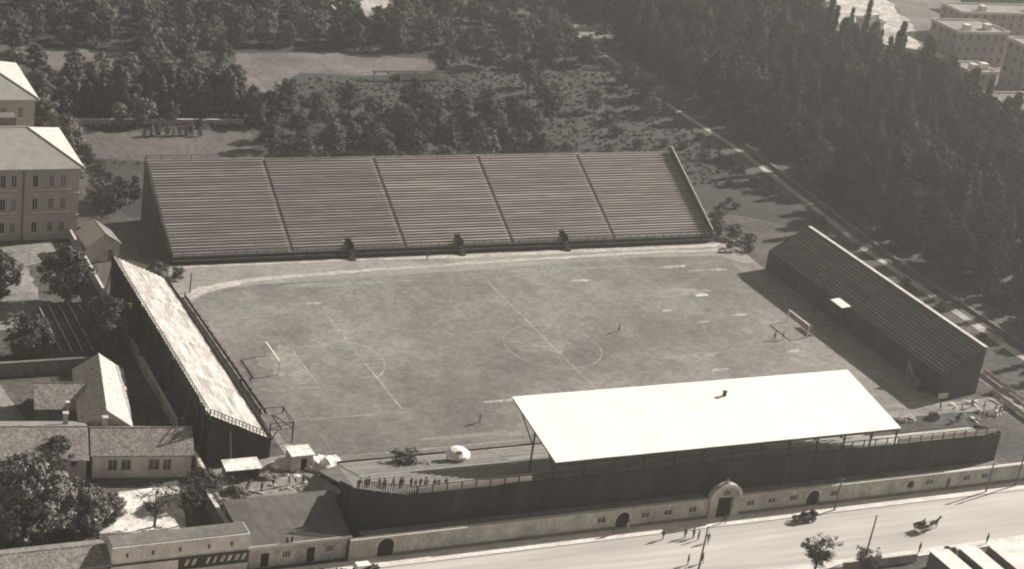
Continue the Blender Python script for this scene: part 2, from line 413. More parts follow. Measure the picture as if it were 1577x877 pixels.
# far (north) terrace
F = Frame('x', 1, 44.8)
st = thing('terrace_stand', 'long open timber terrace of five sections along the far side of the pitch', 'stand', (0, 56, 0))
PT, RI, Z0, NR = .66, .33, 1.6, 34
bounds = [-59.5, -35.4, -11.5, 12.4, 36.4, 60.4]
gaps = [(-24.0, -22.7, 4), (-.2, 1.1, 4), (23.9, 25.2, 4)]
for a, b in zip(bounds[:-1], bounds[1:]):
    rows(st, F, a+.26, b-.26, Z0, NR, PT, RI, 'grey_plank' if a < -12 else 'hazed_silver_plank', 'grey_deck', gaps, joints=True, pw=.27, lift=.28)  # right-hand sections paler, painted for flare haze as well as weathering
zt = lambda d: Z0 + RI*(d/PT)
for b in bounds[1:-1]:      # sunken aisles between the sections
    m = MB()
    for i in range(NR): F.bx(m, b-.257, b+.257, i*PT, (i+1)*PT+.05, Z0+i*RI-.65, Z0+i*RI-.06)
    m.build('aisle_stair', 'dull_deck', st)
for a, b, k in gaps:        # stair openings in the lowest rows
    m = MB()
    m.box(a-.0, a+.12, 44.7, 44.8+k*PT, 0, Z0+k*RI-.35); m.box(b-.12, b, 44.7, 44.8+k*PT, 0, Z0+k*RI-.35)
    m.box(a, b, 44.8+k*PT-.1, 44.8+k*PT, 0, Z0+k*RI-.35)
    m.build('stair_opening', 'tarred_board', st)
    m = MB()
    for j in range(6): m.box(a+.125, b-.125, 42.6+j*.36, 42.96+j*.36, .05, .25*(j+1))
    m.build('entry_step', 'dark_timber', st)
board_run(st, F, -59.5, 60.4, -.12, .08, 1.35, 2.4)
rail(st, F, [(-59.5, -.35, .9), (-24.3, -.35, .9)], 1.5, 2.0); rail(st, F, [(-22.5, -.35, .9), (-.4, -.35, .9)], 1.5, 2.0)
rail(st, F, [(1.4, -.35, .9), (23.7, -.35, .9)], 1.5, 2.0); rail(st, F, [(25.5, -.35, .9), (60.4, -.35, .9)], 1.5, 2.0)
m = MB(); F.bx(m, -59.5, 60.4, -.75, -.37, .62, .9); m.build('front_walkway', 'dark_timber', st)
DB = NR*PT
rail(st, F, [(-59.5, DB+.1, zt(DB)-.3), (60.4, DB+.1, zt(DB)-.3)], 1.1, 3.0)
m = MB(); F.bx(m, -59.5, 60.4, DB-.1, DB+.35, zt(DB)-.35, zt(DB)-.2); m.build('back_walkway', 'pale_board', st)
board_side(st, F, -59.65, DB, 0.05, lambda d: zt(d)+.25, sgn=-1)
board_side(st, F, 60.5, DB, 0.05, lambda d: zt(d)+1.25, m='dark_timber')
rail(st, F, [(-59.6, 0, zt(0)), (-59.6, DB, zt(DB))], 1.0, 2.4)
m = MB(); m.bar(F.P(60.55, 0, zt(0)+1.3), F.P(60.55, DB, zt(DB)+1.3), .28, .09); m.build('handrail', 'pale_board', st)
posts(st, F, [-59.3+i*6.0 for i in range(21)], [DB+.2], 0, lambda d: zt(DB)-.36)

# west terrace behind the left goal (steep, full sun)
F = Frame('y', -1, -64.4)
st = thing('terrace_stand', 'sunlit open terrace with pale seating behind the left goal', 'stand', (-69.5, 0, 0))
PT, RI, Z0, NR = .765, .385, 3.2, 13
zt = lambda d: Z0 + RI*(d/PT); DB = NR*PT
for a, b in ((-31, -15.6), (-15.6, -.1), (-.1, 15.4), (15.4, 31)):
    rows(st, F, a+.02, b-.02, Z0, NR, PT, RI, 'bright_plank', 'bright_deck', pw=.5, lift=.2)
board_run(st, F, -31, 31, DB+.15, 0.05, zt(DB)+.3, 1.05, skip=.05)
board_side(st, F, -31.1, DB+.1, 0.05, lambda d: zt(d)+.15, sgn=-1)
board_side(st, F, 31.1, DB+.1, 0.05, lambda d: zt(d)+.15)
board_run(st, F, -31, 31, -.1, 0.08, Z0+.6, 2.0, m='dark_timber')
rail(st, F, [(-31.05, .1, zt(0)+.1), (-31.05, DB, zt(DB)+.1)], .95, .62, t=.11)
rail(st, F, [(-31, DB+.1, zt(DB)), (31, DB+.1, zt(DB))], .9, 1.2, t=.09)
for u in np.linspace(-30, 30, 16):     # raking props along the outer face
    m = MB(); m.bar(F.P(u, DB+1.5, .05), F.P(u, DB+.3, 6.6), .18, .18); m.build('raking_prop', 'dark_timber', st)
m = MB(); m.bar(F.P(-31, DB+.33, 5.2), F.P(31, DB+.33, 5.2), .12, .2); m.build('ledger_beam', 'dark_timber', st)

# east terrace behind the right goal (in its own shade)
F = Frame('y', 1, 64.9)
st = thing('terrace_stand', 'shaded raised terrace with narrow rows behind the right goal', 'stand', (70, -1, 0))
PT, RI, Z0, NR = .68, .40, 4.1, 13
zt = lambda d: Z0 + RI*(d/PT); DB = NR*PT
for a, b in ((-31, -16), (-16, -1), (-1, 14), (14, 29)):
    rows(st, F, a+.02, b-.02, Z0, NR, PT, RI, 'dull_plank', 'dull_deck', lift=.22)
board_run(st, F, -31, 29, -.15, 0.05, Z0+.55, 2.0, m='tarred_board')
board_side(st, F, -31.1, DB+.1, 0.05, lambda d: zt(d)+.2, m='dark_timber', sgn=-1)
board_side(st, F, 29.1, DB+.1, 0.05, lambda d: zt(d)+.2, m='dark_timber')
board_run(st, F, -31, 29, DB+.2, 0.05, zt(DB)+.15, 2.0, m='dark_timber')
m = MB(); F.bx(m, -31, 29, DB-.25, DB+.55, zt(DB)+.2, zt(DB)+.32); m.build('back_coping', 'pale_board', st)
m = MB()   # stair flight beside the near front corner
for j in range(10): m.box(62.2, 65.2, -28.5+j*.42, -28.08+j*.42, .05, .4+j*.38)
m.build('side_stair', 'dark_timber', st)
m = MB(); m.box(62.1, 62.2, -28.5, -24.3, .05, 2.4); m.prism_yz([(-28.5, 1.0), (-24.3, 4.6), (-24.3, 2.405), (-28.5, 2.405)][:3], 62.1, 62.2); m.build('stair_side_panel', 'weathered_wall', st)
b = thing('raised_white_board', 'white board laid flat on a made-up box at the front edge of the shaded terrace', 'box', (63.6, .6, .06))  # white sign board; box and flat roof added so it catches the sun
MB().hexa([(-1.0,-2.1,4.75),(1.1,-2.1,5.0),(1.1,2.1,5.0),(-1.0,2.1,4.75),(-1.0,-2.1,4.83),(1.1,-2.1,5.08),(1.1,2.1,5.08),(-1.0,2.1,4.83)]).build('roof', 'white_sheet', b, True)
for x in (-.85, .6):
    for y in (-1.9, 1.9): MB().box(x-.06, x+.06, y-.06, y+.06, 0, 4.72).build('post', 'dark_timber', b, True)
MB().box(-.9, .7, -1.9, 1.9, 2.6, 2.7).build('deck', 'dark_timber', b, True)
MB().box(-.95, -.9, -1.9, 1.9, 2.7, 3.7).build('front_panel', 'dark_timber', b, True)
b = thing('notice_board', 'small white board at the foot of the shaded terrace end', 'board', (65.2, -32.2, 0))
MB().box(64.2, 66.4, -32.2, -32.1, .25, 1.3).build('panel', 'pale_plaster', b)
for x in (64.5, 66.0): MB().box(x, x+.1, -32.09, -31.99, .07, 1.3).build('leg', 'dark_timber', b)

# main (south) stand with the white roof
F = Frame('x', -1, -37.0)
st = thing('main_stand', 'main stand with tarred outer wall and big white canopy along the road', 'stand', (0, -48, 0))
PT, RI, Z0, NR = .93, .285, 1.2, 23
zt = lambda d: Z0 + RI*(d/PT); DB = NR*PT
for a, b in ((-55.5, -30.2), (-30.2, -9.1), (-9.1, 12), (12, 33.1), (33.1, 53.5)):
    if a > 30:
        F2 = Frame('x', -1, -37.0-17*PT); rows(st, F2, a+.02, b-.02, Z0+17*RI, NR-17, PT, RI, 'pale_board', 'bright_deck', lift=.24)
        board_run(st, F2, a+.02, 53.5, -.15, .08, Z0+17*RI+.3, 2.4, m='dark_timber'); continue
    rows(st, F, a+.02, b-.02, Z0, NR, PT, RI, 'dull_plank' if a < -50 else 'grey_plank', 'dull_deck' if a < -50 else 'grey_deck', lift=.24)
board_run(st, F, -55.5, 33.1, -.15, .08, 1.7, 2.4, m='weathered_wall')
m = MB(); F.bx(m, -53.3, 54, DB+.05, -37+59.45, zt(DB)-.4, zt(DB)-.1); m.build('top_walkway', 'weathered_wall', st)
x = -53.5
while x < 54.4:
    e = min(54.5, x+2.4); MB().box(x+.012, e-.012, -59.6-rnd.uniform(0, .03), -59.47, .05, 8.45-rnd.uniform(0, .05)).build('wall_board', 'tarred_board', st); x = e
A, B = Vector((-60.2, -56.4)), Vector((-53.5, -59.5))
for i in range(3):
    p, q = A.lerp(B, i/3+.004), A.lerp(B, (i+1)/3-.004); n = Vector((-.42, -.9))*.1
    MB().hexa([(*p, .05), (*q, .05), (*(q+n), .05), (*(p+n), .05), (*p, 8.4), (*q, 8.4), (*(q+n), 8.4), (*(p+n), 8.4)]).build('wall_board', 'tarred_board', st)
sl_ = lambda y: 8.3 + (y+56.4)*(-.37)
y = -56.3
while y < -50:
    e = y+1.2; MB().hexa([(-60.2+.2*(y+56.4)/4, y+.01, .05), (-60.2+.2*(e+56.4)/4, e-.01, .05), (-60.1+.2*(e+56.4)/4, e-.01, .05), (-60.1+.2*(y+56.4)/4, y+.01, .05),
        (-60.2+.2*(y+56.4)/4, y+.01, sl_(y)), (-60.2+.2*(e+56.4)/4, e-.01, sl_(e)), (-60.1+.2*(e+56.4)/4, e-.01, sl_(e)), (-60.1+.2*(y+56.4)/4, y+.01, sl_(y))]).build('wall_board', 'tarred_board', st); y = e
m = MB(); m.prism([(-59.9, -56.3), (-55.4, -58.4), (-55.4, -37.2), (-58.9, -38.5)], .1, .4)
m.hexa([(-60, -56.3, 7.5), (-55.55, -58.3, 7.5), (-55.55, -37.2, .9), (-59, -38.5, .9), (-60, -56.3, 7.8), (-55.55, -58.3, 7.8), (-55.55, -37.2, 1.2), (-59, -38.5, 1.2)]); m.build('corner_deck', 'dull_deck', st)
bk = MB(); rb = random.Random(3); gx = []
for i in range(9):
    t = i/8; y_ = -50.2+12.2*t; row_ = []
    for j in range(7):
        k = j/6; top = (4.6*(1-t)+.5*t); row_.append((-59.6+.5*t-5.5*k*(1-.3*t)+rb.uniform(-.25, .25), y_+rb.uniform(-.3, .3), max(.02, top*(1-k)**1.2+rb.uniform(-.22, .22)*(j < 6))))
    gx.append(row_)
bk._add([p for r0 in gx for p in r0], [(i*7+j, i*7+j+1, (i+1)*7+j+1, (i+1)*7+j) for i in range(8) for j in range(6)])
structure(bk.build('earth_bank', 'pale_earth', None))
for a, b in ((54.42, 54.5),):
    board_side(st, F2, 54.45, DB+1-17*PT, .05, lambda d: zt(d+17*PT)+.7, m='tarred_board')
# parapet along the top of the outer wall: posts, rail and pale panels
for i in range(46):
    x = -52.0+i*2.3
    if x > 53.6: break
    MB().box(x-.07, x+.07, -59.42, -59.28, 8.0, 9.55).build('parapet_post', 'dark_timber', st)
    if i < 8 or x > 33: MB().box(x+.1, x+2.2, -59.33, -59.27, 8.5, 9.3).build('parapet_panel', 'pale_board', st)
m = MB(); m.box(-52, 53.5, -59.43, -59.27, 9.56, 9.66); m.build('parapet_rail', 'dark_timber', st)
m = MB()
for i in range(26):
    q = Vector((-60.15, -56.35)).lerp(Vector((-52.2, -59.35)), i/25); m.box(q.x-.05, q.x+.05, q.y-.05, q.y+.05, 8.3, 9.6)
m.bar((-60.15, -56.35, 9.6), (-52.2, -59.35, 9.6), .1, .1); m.build('picket_rail', 'dark_timber', st)
# canopy
NP = 12; xs = np.linspace(-30.2, 33.1, NP+1); ye, yi, ze, zi = -59.3, -42.9, 11.1, 13.7
roof = None
for i in range(NP):
    a, b = xs[i]+.01, xs[i+1]-.01; h = .012*(i % 2)
    MB().hexa([(a, ye, ze+h), (b, ye, ze+h), (b, yi, zi+h), (a, yi, zi+h), (a, ye, ze+.1+h), (b, ye, ze+.1+h), (b, yi, zi+.1+h), (a, yi, zi+.1+h)]).build('roof_sheet', 'white_sheet', st)
for yy in (ye+.15, -51.5, yi-.3):
    zz = ze+(zi-ze)*(yy-ye)/(yi-ye); m = MB(); m.box(-30.1, 33.0, yy-.1, yy+.1, zz-.36, zz-.03); m.build('roof_purlin', 'dark_timber', st)
for i in range(NP+1):
    x = float(np.clip(xs[i], -30.0, 32.9))
    m = MB(); m.bar((x, ye+.1, ze-.22), (x, yi-.1, zi-.22), .14, .3); m.build('roof_rafter', 'dark_timber', st)
    MB().box(x-.11, x+.11, -58.9, -58.68, zt(DB)-.1, ze-.36+.05).build('roof_column', 'dark_timber', st)
    zc = zt(-37+51.6)
    yc = -51.5; zz = ze+(zi-ze)*(yc-ye)/(yi-ye)
    MB().box(x-.11, x+.11, yc-.11, yc+.11, zc, zz-.36).build('roof_column', 'dark_timber', st)
    m = MB(); m.bar((x, yc, zz-2.6), (x, yi-3.5, zi-.95), .12, .14); m.build('roof_brace', 'dark_timber', st)
    m = MB(); m.bar((x, -58.8, ze-1.6), (x, -56.4, ze+.15), .12, .14); m.build('roof_brace', 'dark_timber', st)
v = MB(); v.box(5.8, 6.3, -47.3, -46.9, 13.0, 13.9); v.box(5.7, 6.4, -47.4, -46.8, 13.9, 14.0); v.build('roof_vent', 'dark_timber', st)

# ------------------------------------------------------------------ street wall of the stadium
sw = thing('stadium_street_wall', 'pale plastered street wall with small windows, arched doors and a portal', 'wall', (0, -62, 0))
ops = []
wins = [-22.2, -14.6, -10.6, -6.2, 4.4, 8.4, 12.5, 20.3, 39.5, 47.2, 51.0]
for x in wins: ops.append((x-.75, x+.75, 1.55, 2.5, False))
ops.append((34.9, 36.3, 1.3, 2.6, True)); ops.append((43.0, 43.9, .13, 2.35, False))
doors = [(-57.1, 1.25, 3.15), (-18.5, 1.15, 2.95), (16.3, 1.2, 2.95)]
for x, r, t in doors: ops.append((x-r, x+r, .13, t, True))
ops.append((-2.05, .75, .13, 4.1, False))
left = [o for o in ops if o[1] < -2.1]; right = [o for o in ops if o[0] > 1]
m = MB(); wall_open(m, -62.6, -3.45, .03, 3.3, left, -62, -61.6); wall_open(m, 2.15, 75, .03, 3.3, right, -62, -61.6)
m.build('wall', 'plaster', sw)
m = MB(); m.box(-62.6, -3.45, -62.08, -61.35, 3.3, 3.45); m.box(2.15, 75, -62.08, -61.35, 3.3, 3.45); m.build('coping', 'stone_trim', sw)
m = MB(); m.box(-60.5, -3.5, -61.35, -59.65, 3.1, 3.28); m.box(2.2, 54.4, -61.35, -59.65, 3.1, 3.28); m.build('ledge_roof', 'weathered_wall', sw)
xx = -55.7
m = MB()
segs = [(-55.7, -19.8), (-17.2, -3.5), (2.2, 15), (17.6, 42.9), (44, 75)]
for a, b in segs: m.box(a, b, -62.1, -62.003, .13, .62)
m.build('foot_band', 'weathered_wall', sw)  # darker band along the foot of the wall
for x in wins: window_part(sw, x-.75, x+.75, 1.55, 2.5, -62, local=False)
MB().box(34.9, 36.3, -61.75, -61.7, 1.3, 2.6).build('window', 'dark_void', sw)
MB().box(43.0, 43.9, -61.8, -61.72, .13, 2.35).build('door', 'shutter', sw)
for x, r, t in doors:
    m = MB(); m.box(x-r, x-.02, -61.75, -61.68, .13, t); m.box(x+.02, x+r, -61.75, -61.68, .13, t); d = m.build('door', 'dark_void', sw)
    OFF[d.name] = OFF[sw.name]
    m = MB(); K = 12
    for k in range(K):
        t0, t1 = math.pi*k/K, math.pi*(k+1)/K; c = t-r
        P4 = [(x-q*math.cos(tt), c+q*math.sin(tt)) for tt, q in ((t0, r), (t1, r), (t1, r+.25), (t0, r+.25))]
        m.prism_xz(P4, -62.07, -62.003)
    m.build('arch_surround', 'stone_trim', d)
# portal: piers, semicircular gable, gate and finial
m = MB(); m.box(-3.45, -2.05, -62.35, -61.4, .03, 3.75); m.box(.75, 2.15, -62.35, -61.4, .03, 3.75)
poly = [(-.65-2.8*math.cos(t), 3.75+2.25*math.sin(t)) for t in np.linspace(0, math.pi, 17)]
m.prism_xz(poly, -62.35, -61.4); g = m.build('portal', 'plaster', sw); OFF[g.name] = OFF[sw.name]
m = MB(); K = 16
for k in range(K):
    t0, t1 = math.pi*k/K, math.pi*(k+1)/K
    m.prism_xz([(-.65-a*math.cos(t), 3.75+b*math.sin(t)) for t, a, b in ((t0, 2.25, 1.75), (t1, 2.25, 1.75), (t1, 2.85, 2.3), (t0, 2.85, 2.3))], -62.5, -62.353)
m.build('arch_moulding', 'stone_trim', g)
m = MB(); m.prism_xz([(-1.3, 4.1), (0, 4.1), (-.1, 4.65), (-.65, 5.0), (-1.2, 4.65)], -62.45, -62.353); m.build('crest', 'weathered_wall', g)
m = MB(); m.box(-.95, -.35, -62.2, -61.6, 5.95, 6.2); m.prism_xz([(-.9, 6.2), (-.4, 6.2), (-.5, 6.5), (-.65, 6.8), (-.8, 6.5)], -62.1, -61.7); m.build('finial', 'stone_trim', g)
for a, b in ((-2.04, -.66), (-.64, .74)):
    MB().box(a, b, -61.8, -61.7, .13, 3.75).build('gate_leaf', 'dark_void', sw)
MORE2 = True

# ------------------------------------------------------------------ houses and walls
def gable_house(name, label, loc, rz, Lx, Ly, eave, ridge, axis='x', wm='plaster', rm='roof_tile', ops=(), over=.35, chim=None, ridge_off=0.0):
    """local frame: x 0..Lx, y 0..Ly, south wall at y=0"""
    h = thing(name, label, 'house', loc, rz)
    m = MB(); wall_open(m, 0, Lx, 0, eave, [o[:5] for o in ops], 0, .3)
    m.box(0, .3, .3, Ly, 0, eave); m.box(Lx-.3, Lx, .3, Ly, 0, eave); m.box(.3, Lx-.3, Ly-.3, Ly, 0, eave)
    if axis == 'x':
        c = Ly/2+ridge_off
        for x0 in (0, Lx-.3): m.prism_yz([(0, eave), (Ly, eave), (c, ridge-.1)], x0, x0+.3)
    else:
        c = Lx/2+ridge_off
        for y0 in (0, Ly-.3): m.prism_xz([(0, eave), (Lx, eave), (c, ridge-.1)], y0, y0+.3)
    m.build('wall', wm, h, True)
    for side in (0, 1):
        m = MB()
        if axis == 'x':
            ya = -over if side == 0 else Ly+over; sl = (ridge-eave)/(c if side == 0 else Ly-c); za = eave-sl*over
            m.hexa([(-over, ya, za), (Lx+over, ya, za), (Lx+over, c, ridge), (-over, c, ridge), (-over, ya, za+.16), (Lx+over, ya, za+.16), (Lx+over, c, ridge+.16), (-over, c, ridge+.16)])
        else:
            xa = -over if side == 0 else Lx+over; sl = (ridge-eave)/(c if side == 0 else Lx-c); za = eave-sl*over
            m.hexa([(xa, -over, za), (xa, Ly+over, za), (c, Ly+over, ridge), (c, -over, ridge), (xa, -over, za+.16), (xa, Ly+over, za+.16), (c, Ly+over, ridge+.16), (c, -over, ridge+.16)])
        m.build('roof_slope', rm, h, True)
    m = MB()
    if axis == 'x': m.tube((-over, c, ridge+.12), (Lx+over, c, ridge+.12), .14, n=6)
    else: m.tube((c, -over, ridge+.12), (c, Ly+over, ridge+.12), .14, n=6)
    m.build('ridge_cap', rm, h, True)
    for o in ops:
        if o[2] > .2: window_part(h, o[0], o[1], o[2], o[3], 0)
        else: MB().box(o[0]+.003, o[1]-.003, .18, .24, .02, o[3]-.003).build('door', 'shutter', h, True)
    if chim:
        m = MB(); m.box(chim[0]-.35, chim[0]+.35, chim[1]-.35, chim[1]+.35, eave, ridge+.9); m.box(chim[0]-.45, chim[0]+.45, chim[1]-.45, chim[1]+.45, ridge+.9, ridge+1.05)
        m.build('chimney', 'plaster', h, True)
    return h
RH = R(-9.5)
def loc_h(px, py, u, v):    # point in the rotated block of houses
    return (px+u*math.cos(RH)-v*math.sin(RH), py+u*math.sin(RH)+v*math.cos(RH), 0)
x0, y0, _ = loc_h(-77.9, -34.7, -14.4, 0)
gable_house('tiled_house', 'low tiled house with two pairs of windows in its pale front wall', (x0, y0, 0), RH, 14.4, 8.6, 3.9, 6.0, 'x', 'pale_plaster', 'roof_tile',
    [(2.2,3.6,1.3,3.1,False),(4.1,5.6,1.3,3.1,False),(8.1,9.8,1.3,3.1,False),(10.2,11.5,1.3,3.1,False)], chim=(2.0, 6.0))
x0, y0, _ = loc_h(-77.9, -34.7, -28.6, -1.5)
gable_house('tiled_house', 'wide tiled house at the left edge half hidden behind leafy trees', (x0, y0, 0), RH, 13.2, 11.5, 4.0, 6.2, 'x', 'plaster', 'roof_tile',
    [(3,4.2,1.2,2.6,False),(8,9.2,1.2,2.6,False)], chim=(10.5, 8.5))
x0, y0, _ = loc_h(-84.9, -25.0, -7.2, .6)
gable_house('ridge_house', 'long house with bright east roof slope and dark west slope', (x0, y0, 0), RH, 7.4, 19.0, 4.0, 6.6, 'y', 'plaster', 'pale_tile')
x0, y0, _ = loc_h(-89.6, -16.6, -7.4, 0)
hs = gable_house('tiled_cottage', 'small tiled cottage with grey walls west of the long ridge house', (x0, y0, 0), RH, 7.0, 8.6, 3.3, 5.4, 'x', 'weathered_wall', 'roof_tile', [(2.9,3.9,.05,2.2,False)])
m = MB(); m.box(4.4, 4.8, -.5, -.1, 0, 4.4); m.box(4.3, 4.9, -.6, 0, 4.4, 4.6); m.build('chimney_stack', 'pale_plaster', hs, True)
hut = gable_house('garden_hut', 'small hut with its east roof slope painted white for sunlight beside the far terrace', (-75.0, 47.2, 0), R(4), 6.2, 6.6, 3.5, 5.7, 'y', 'plaster', 'weathered_wall', [(4.0,5.0,.05,2.3,False)])
hut.children[2].data.materials[0] = MATS['white_sheet']  # east slope whitened to stand for sunlight, west slope left grey

def wall_thing(name, label, p, q, h, th, m='plaster', cap='stone_trim', cat='wall'):
    p = Vector(p); q = Vector(q); c = (p+q)/2; ang = math.atan2(q.y-p.y, q.x-p.x); L = (q-p).length
    o = thing(name, label, cat, (c.x, c.y, 0), ang)
    n = max(1, int(L/9))
    for i in range(n):
        a, b = -L/2+L*i/n, -L/2+L*(i+1)/n
        MB().box(a, b-.004, -th/2, th/2, 0, h+(i % 3)*.04).build('wall_panel', m, o, True)
    MB().box(-L/2, L/2, -th/2-.06, th/2+.06, h+.085, h+.19).build('coping', cap, o, True)
    return o
wall_thing('boundary_wall', 'long pale garden wall running behind the left-hand terrace', (-75.6, 60), (-76.2, -36), 1.8, .35, 'plaster')
wall_thing('garden_wall', 'dark wall dividing the kitchen garden from the cottages', (-112, 2.6), (-84.6, 2.6), 2.3, .5, 'weathered_wall', 'weathered_wall')
wall_thing('yard_wall', 'dark wall along the right side of the sunlit house yard', (-78.2, -38.5), (-77.6, -56.5), 2.6, .5, 'weathered_wall')
wall_thing('garden_wall', 'low pale wall under the row of trees behind the tilled field', (-61, 125.6), (-21, 124.4), 1.1, .4, 'plaster')
wall_thing('lane_wall', 'rough stone wall along the lane by the dark wood', (99.6, -38), (100.1, 35), .35, .5, 'weathered_wall', 'weathered_wall')
wall_thing('lane_wall', 'farther rough stone wall bending away along the wood edge', (100.4, 36), (106.5, 106), .35, .5, 'weathered_wall', 'weathered_wall')

# low service building west of the main stand
b = thing('service_building', 'flat-roofed service building with doors and windows beside the left arched gate', 'building', (-70, -55, 0))
m = MB(); bo = [(-75.3,-74.1,.05,2.3,False),(-72.2,-71.0,1.3,2.3,False),(-68.6,-67.4,.05,2.4,False),(-65.9,-64.6,1.4,2.4,False)]
wall_open(m, -77.0, -62.65, 0, 3.4, bo, -61.0, -60.7); m.box(-77, -76.7, -60.7, -48.6, 0, 3.4); m.box(-62.95, -62.65, -60.7, -50, 0, 3.4); m.box(-76.7, -62.95, -48.9, -48.6, 0, 3.4)
m.build('wall', 'plaster', b)
m = MB(); m.hexa([(-77.3,-61.3,3.4),(-62.3,-61.3,3.4),(-60.6,-48.3,3.4),(-77.3,-48.3,3.4),(-77.3,-61.3,3.6),(-62.3,-61.3,3.6),(-60.6,-48.3,3.7),(-77.3,-48.3,3.7)]); m.build('roof', 'field', b)
m = MB(); m.box(-77.4, -62.2, -61.45, -61.3, 3.35, 3.8); m.build('parapet', 'stone_trim', b)
for o in bo:
    if o[2] > 1: window_part(b, o[0], o[1], o[2], o[3], -61.0, local=False, bars=2)
    else: MB().box(o[0]+.003, o[1]-.003, -60.85, -60.8, .05, o[3]-.003).build('door', 'dark_void', b)
for x in (-71.9, -71.2): MB().box(x, x+.25, -61.35, -61.1, 3.81, 4.6).build('chimney_pot', 'dark_timber', b)

# pale street building with a painted sign band, and the dark roof west of it
b = thing('street_building', 'long pale facade with a dark sign band of white lettering on the road', 'building', (-86.8, -60, 0))
m = MB(); m.box(-96.2, -77.15, -61.0, -57.8, 0, 5.75); m.build('wall', 'pale_plaster', b)
m = MB(); m.box(-96.3, -77.05, -61.25, -61.003, 3.0, 3.18); m.build('ledge', 'dark_timber', b)
m = MB(); m.box(-87.0, -77.2, -61.06, -61.003, 1.2, 2.99); sb = m.build('sign_band', 'tarred_board', b); OFF[sb.name] = OFF[b.name]
m = MB(); m.box(-96.1, -77.3, -60.8, -57.9, 5.75, 5.85); m.build('roof', 'dark_mottled', b)
xl = -86.2
for i, wd in enumerate((.55, .5, 0, .35, .25, .6, .5, .65, .45)):
    if wd:
        m = MB()
        for k in (0, 1): m.hexa([(xl+k*wd*.5, -61.1, 1.8), (xl+k*wd*.5+.17, -61.1, 1.8), (xl+k*wd*.5+.17, -61.065, 1.8), (xl+k*wd*.5, -61.065, 1.8),
                                 (xl+k*wd*.5+.35, -61.1, 2.75), (xl+k*wd*.5+.52, -61.1, 2.75), (xl+k*wd*.5+.52, -61.065, 2.75), (xl+k*wd*.5+.35, -61.065, 2.75)])
        stuff(m.build('painted_letter', 'pale_plaster', sb))
    xl += 1.0
for i, x in enumerate((-94.2, -90.7, -87.0, -83.0, -79.8)): MB().box(x, x+.18, -61.3, -61.003, 4.2, 4.75).build('bracket', 'dark_timber', b)
gable_house('roadside_shed', 'dark tiled roof of a roadside shed in the lower left corner', (-116, -61, 0), 0, 19.5, 6, 3.4, 4.6, 'x', 'weathered_wall', 'roof_tile')

# school: lower wing with hip roof, taller block behind
s = thing('school_building', 'tall plastered school block with hipped roofs at the left edge', 'building', (-86, 72, 0))
YS = 59.0; XE, XW = -74.3, -111.0
m = MB(); colx = [-108, -105.5, -103, -100.5, -98, -95.5, -93, -90.5, -88.5, -86.5, -82.5, -79.5, -77.3]; levels = [(0, 4.9, 1.6, 3.7), (5.0, 9.4, 6.2, 8.5), (9.55, 14.3, 10.8, 13.2)]
for z0, z1, a, t in levels: wall_open(m, XW, XE, z0, z1, [(x-.55, x+.55, a, t, False) for x in colx], YS, YS+.4)
m.box(XE-.4, XE, YS+.4, 81, 0, 14.3); m.box(XW, XW+.4, YS+.4, 81, 0, 14.3)
m.build('wall', 'school_plaster', s)
for zb in (4.9, 9.4):
    MB().box(XW-.1, XE+.1, YS-.18, YS+.3, zb+.0, zb+.15).build('string_course', 'stone_trim', s)
MB().box(XW-.7, XE+.7, YS-.7, 81, 14.3, 14.6).build('cornice', 'stone_trim', s)
for z0, z1, a, t in levels:
    for i, x in enumerate(colx):
        open_ = i in (1, 5, 8, 10) or (i == 7 and a > 5)
        window_part(s, x-.55, x+.55, a, t, YS, pane='dark_void' if open_ else 'shutter', local=False)
    for xa, xb in ((-97, -92), (-91, -85.8), (-83.6, -76)):
        if a > 5: MB().box(xa, xb, YS-.5, YS-.19, a-.55, a-.3).build('balcony_ledge', 'stone_trim', s)
MB().box(-84.9, -84.6, YS-.2, YS-.003, .1, 14.3).build('drainpipe', 'shutter', s)
def slope(parts, nm, m_): 
    mm = MB(); n = len(parts); mm._add(parts + [(x, y, z-.18) for x, y, z in parts], [tuple(range(n)), tuple(range(n, 2*n))[::-1]] + [(i, n+i, n+(i+1) % n, (i+1) % n) for i in range(n)]); mm.build(nm, m_, s)
e, k = .8, 14.62
AP = (-82.2, 70.0, 18.9); RW = (-104, 70.0, 18.9); XW0 = -112
slope([(XE+e, YS-e, k), (XE+e, 81+e-.05, k), AP], 'roof_slope', 'pale_tile')  # east hip given a paler tile to paint in the sunlight
slope([(XW0, YS-e, k), (XE+e, YS-e, k), AP, RW], 'roof_slope', 'shaded_tile')
slope([(XE+e, 80.95, k), (XW0, 80.95, k), RW, AP], 'roof_slope', 'shaded_tile')
m = MB(); m.tube((XE+e, YS-e, k+.05), (AP[0], AP[1], AP[2]+.05), .16); m.build('hip_cap', 'stone_trim', s)
m = MB(); m.tube((AP[0], AP[1], AP[2]+.05), (RW[0], RW[1], RW[2]+.05), .16); m.build('ridge_cap', 'stone_trim', s)
m = MB(); m.box(-86.5, -83.6, 73.5, 76.5, 15, 19.6); m.build('dormer', 'weathered_wall', s)
XE2, XW2, N2 = -78.6, -115.0, 103.6
m = MB(); wall_open(m, XW2, XE2, 0, 14.6, [], 81, 81.4); wall_open(m, XW2, XE2, 14.62, 20.6, [(x-.55, x+.55, 17.0, 19.2, False) for x in (-81.3, -84.6, -88, -91)], 81, 81.4)
m.box(XE2-.4, XE2, 81.4, N2, 0, 20.6); m.box(XW2, XW2+.4, 81.4, N2, 0, 20.6); m.box(XW2, XE2, N2-.4, N2, 0, 20.6); m.build('wall', 'school_plaster', s)
for x in (-81.3, -84.6, -88, -91): window_part(s, x-.55, x+.55, 17.0, 19.2, 81, pane='shutter', local=False)
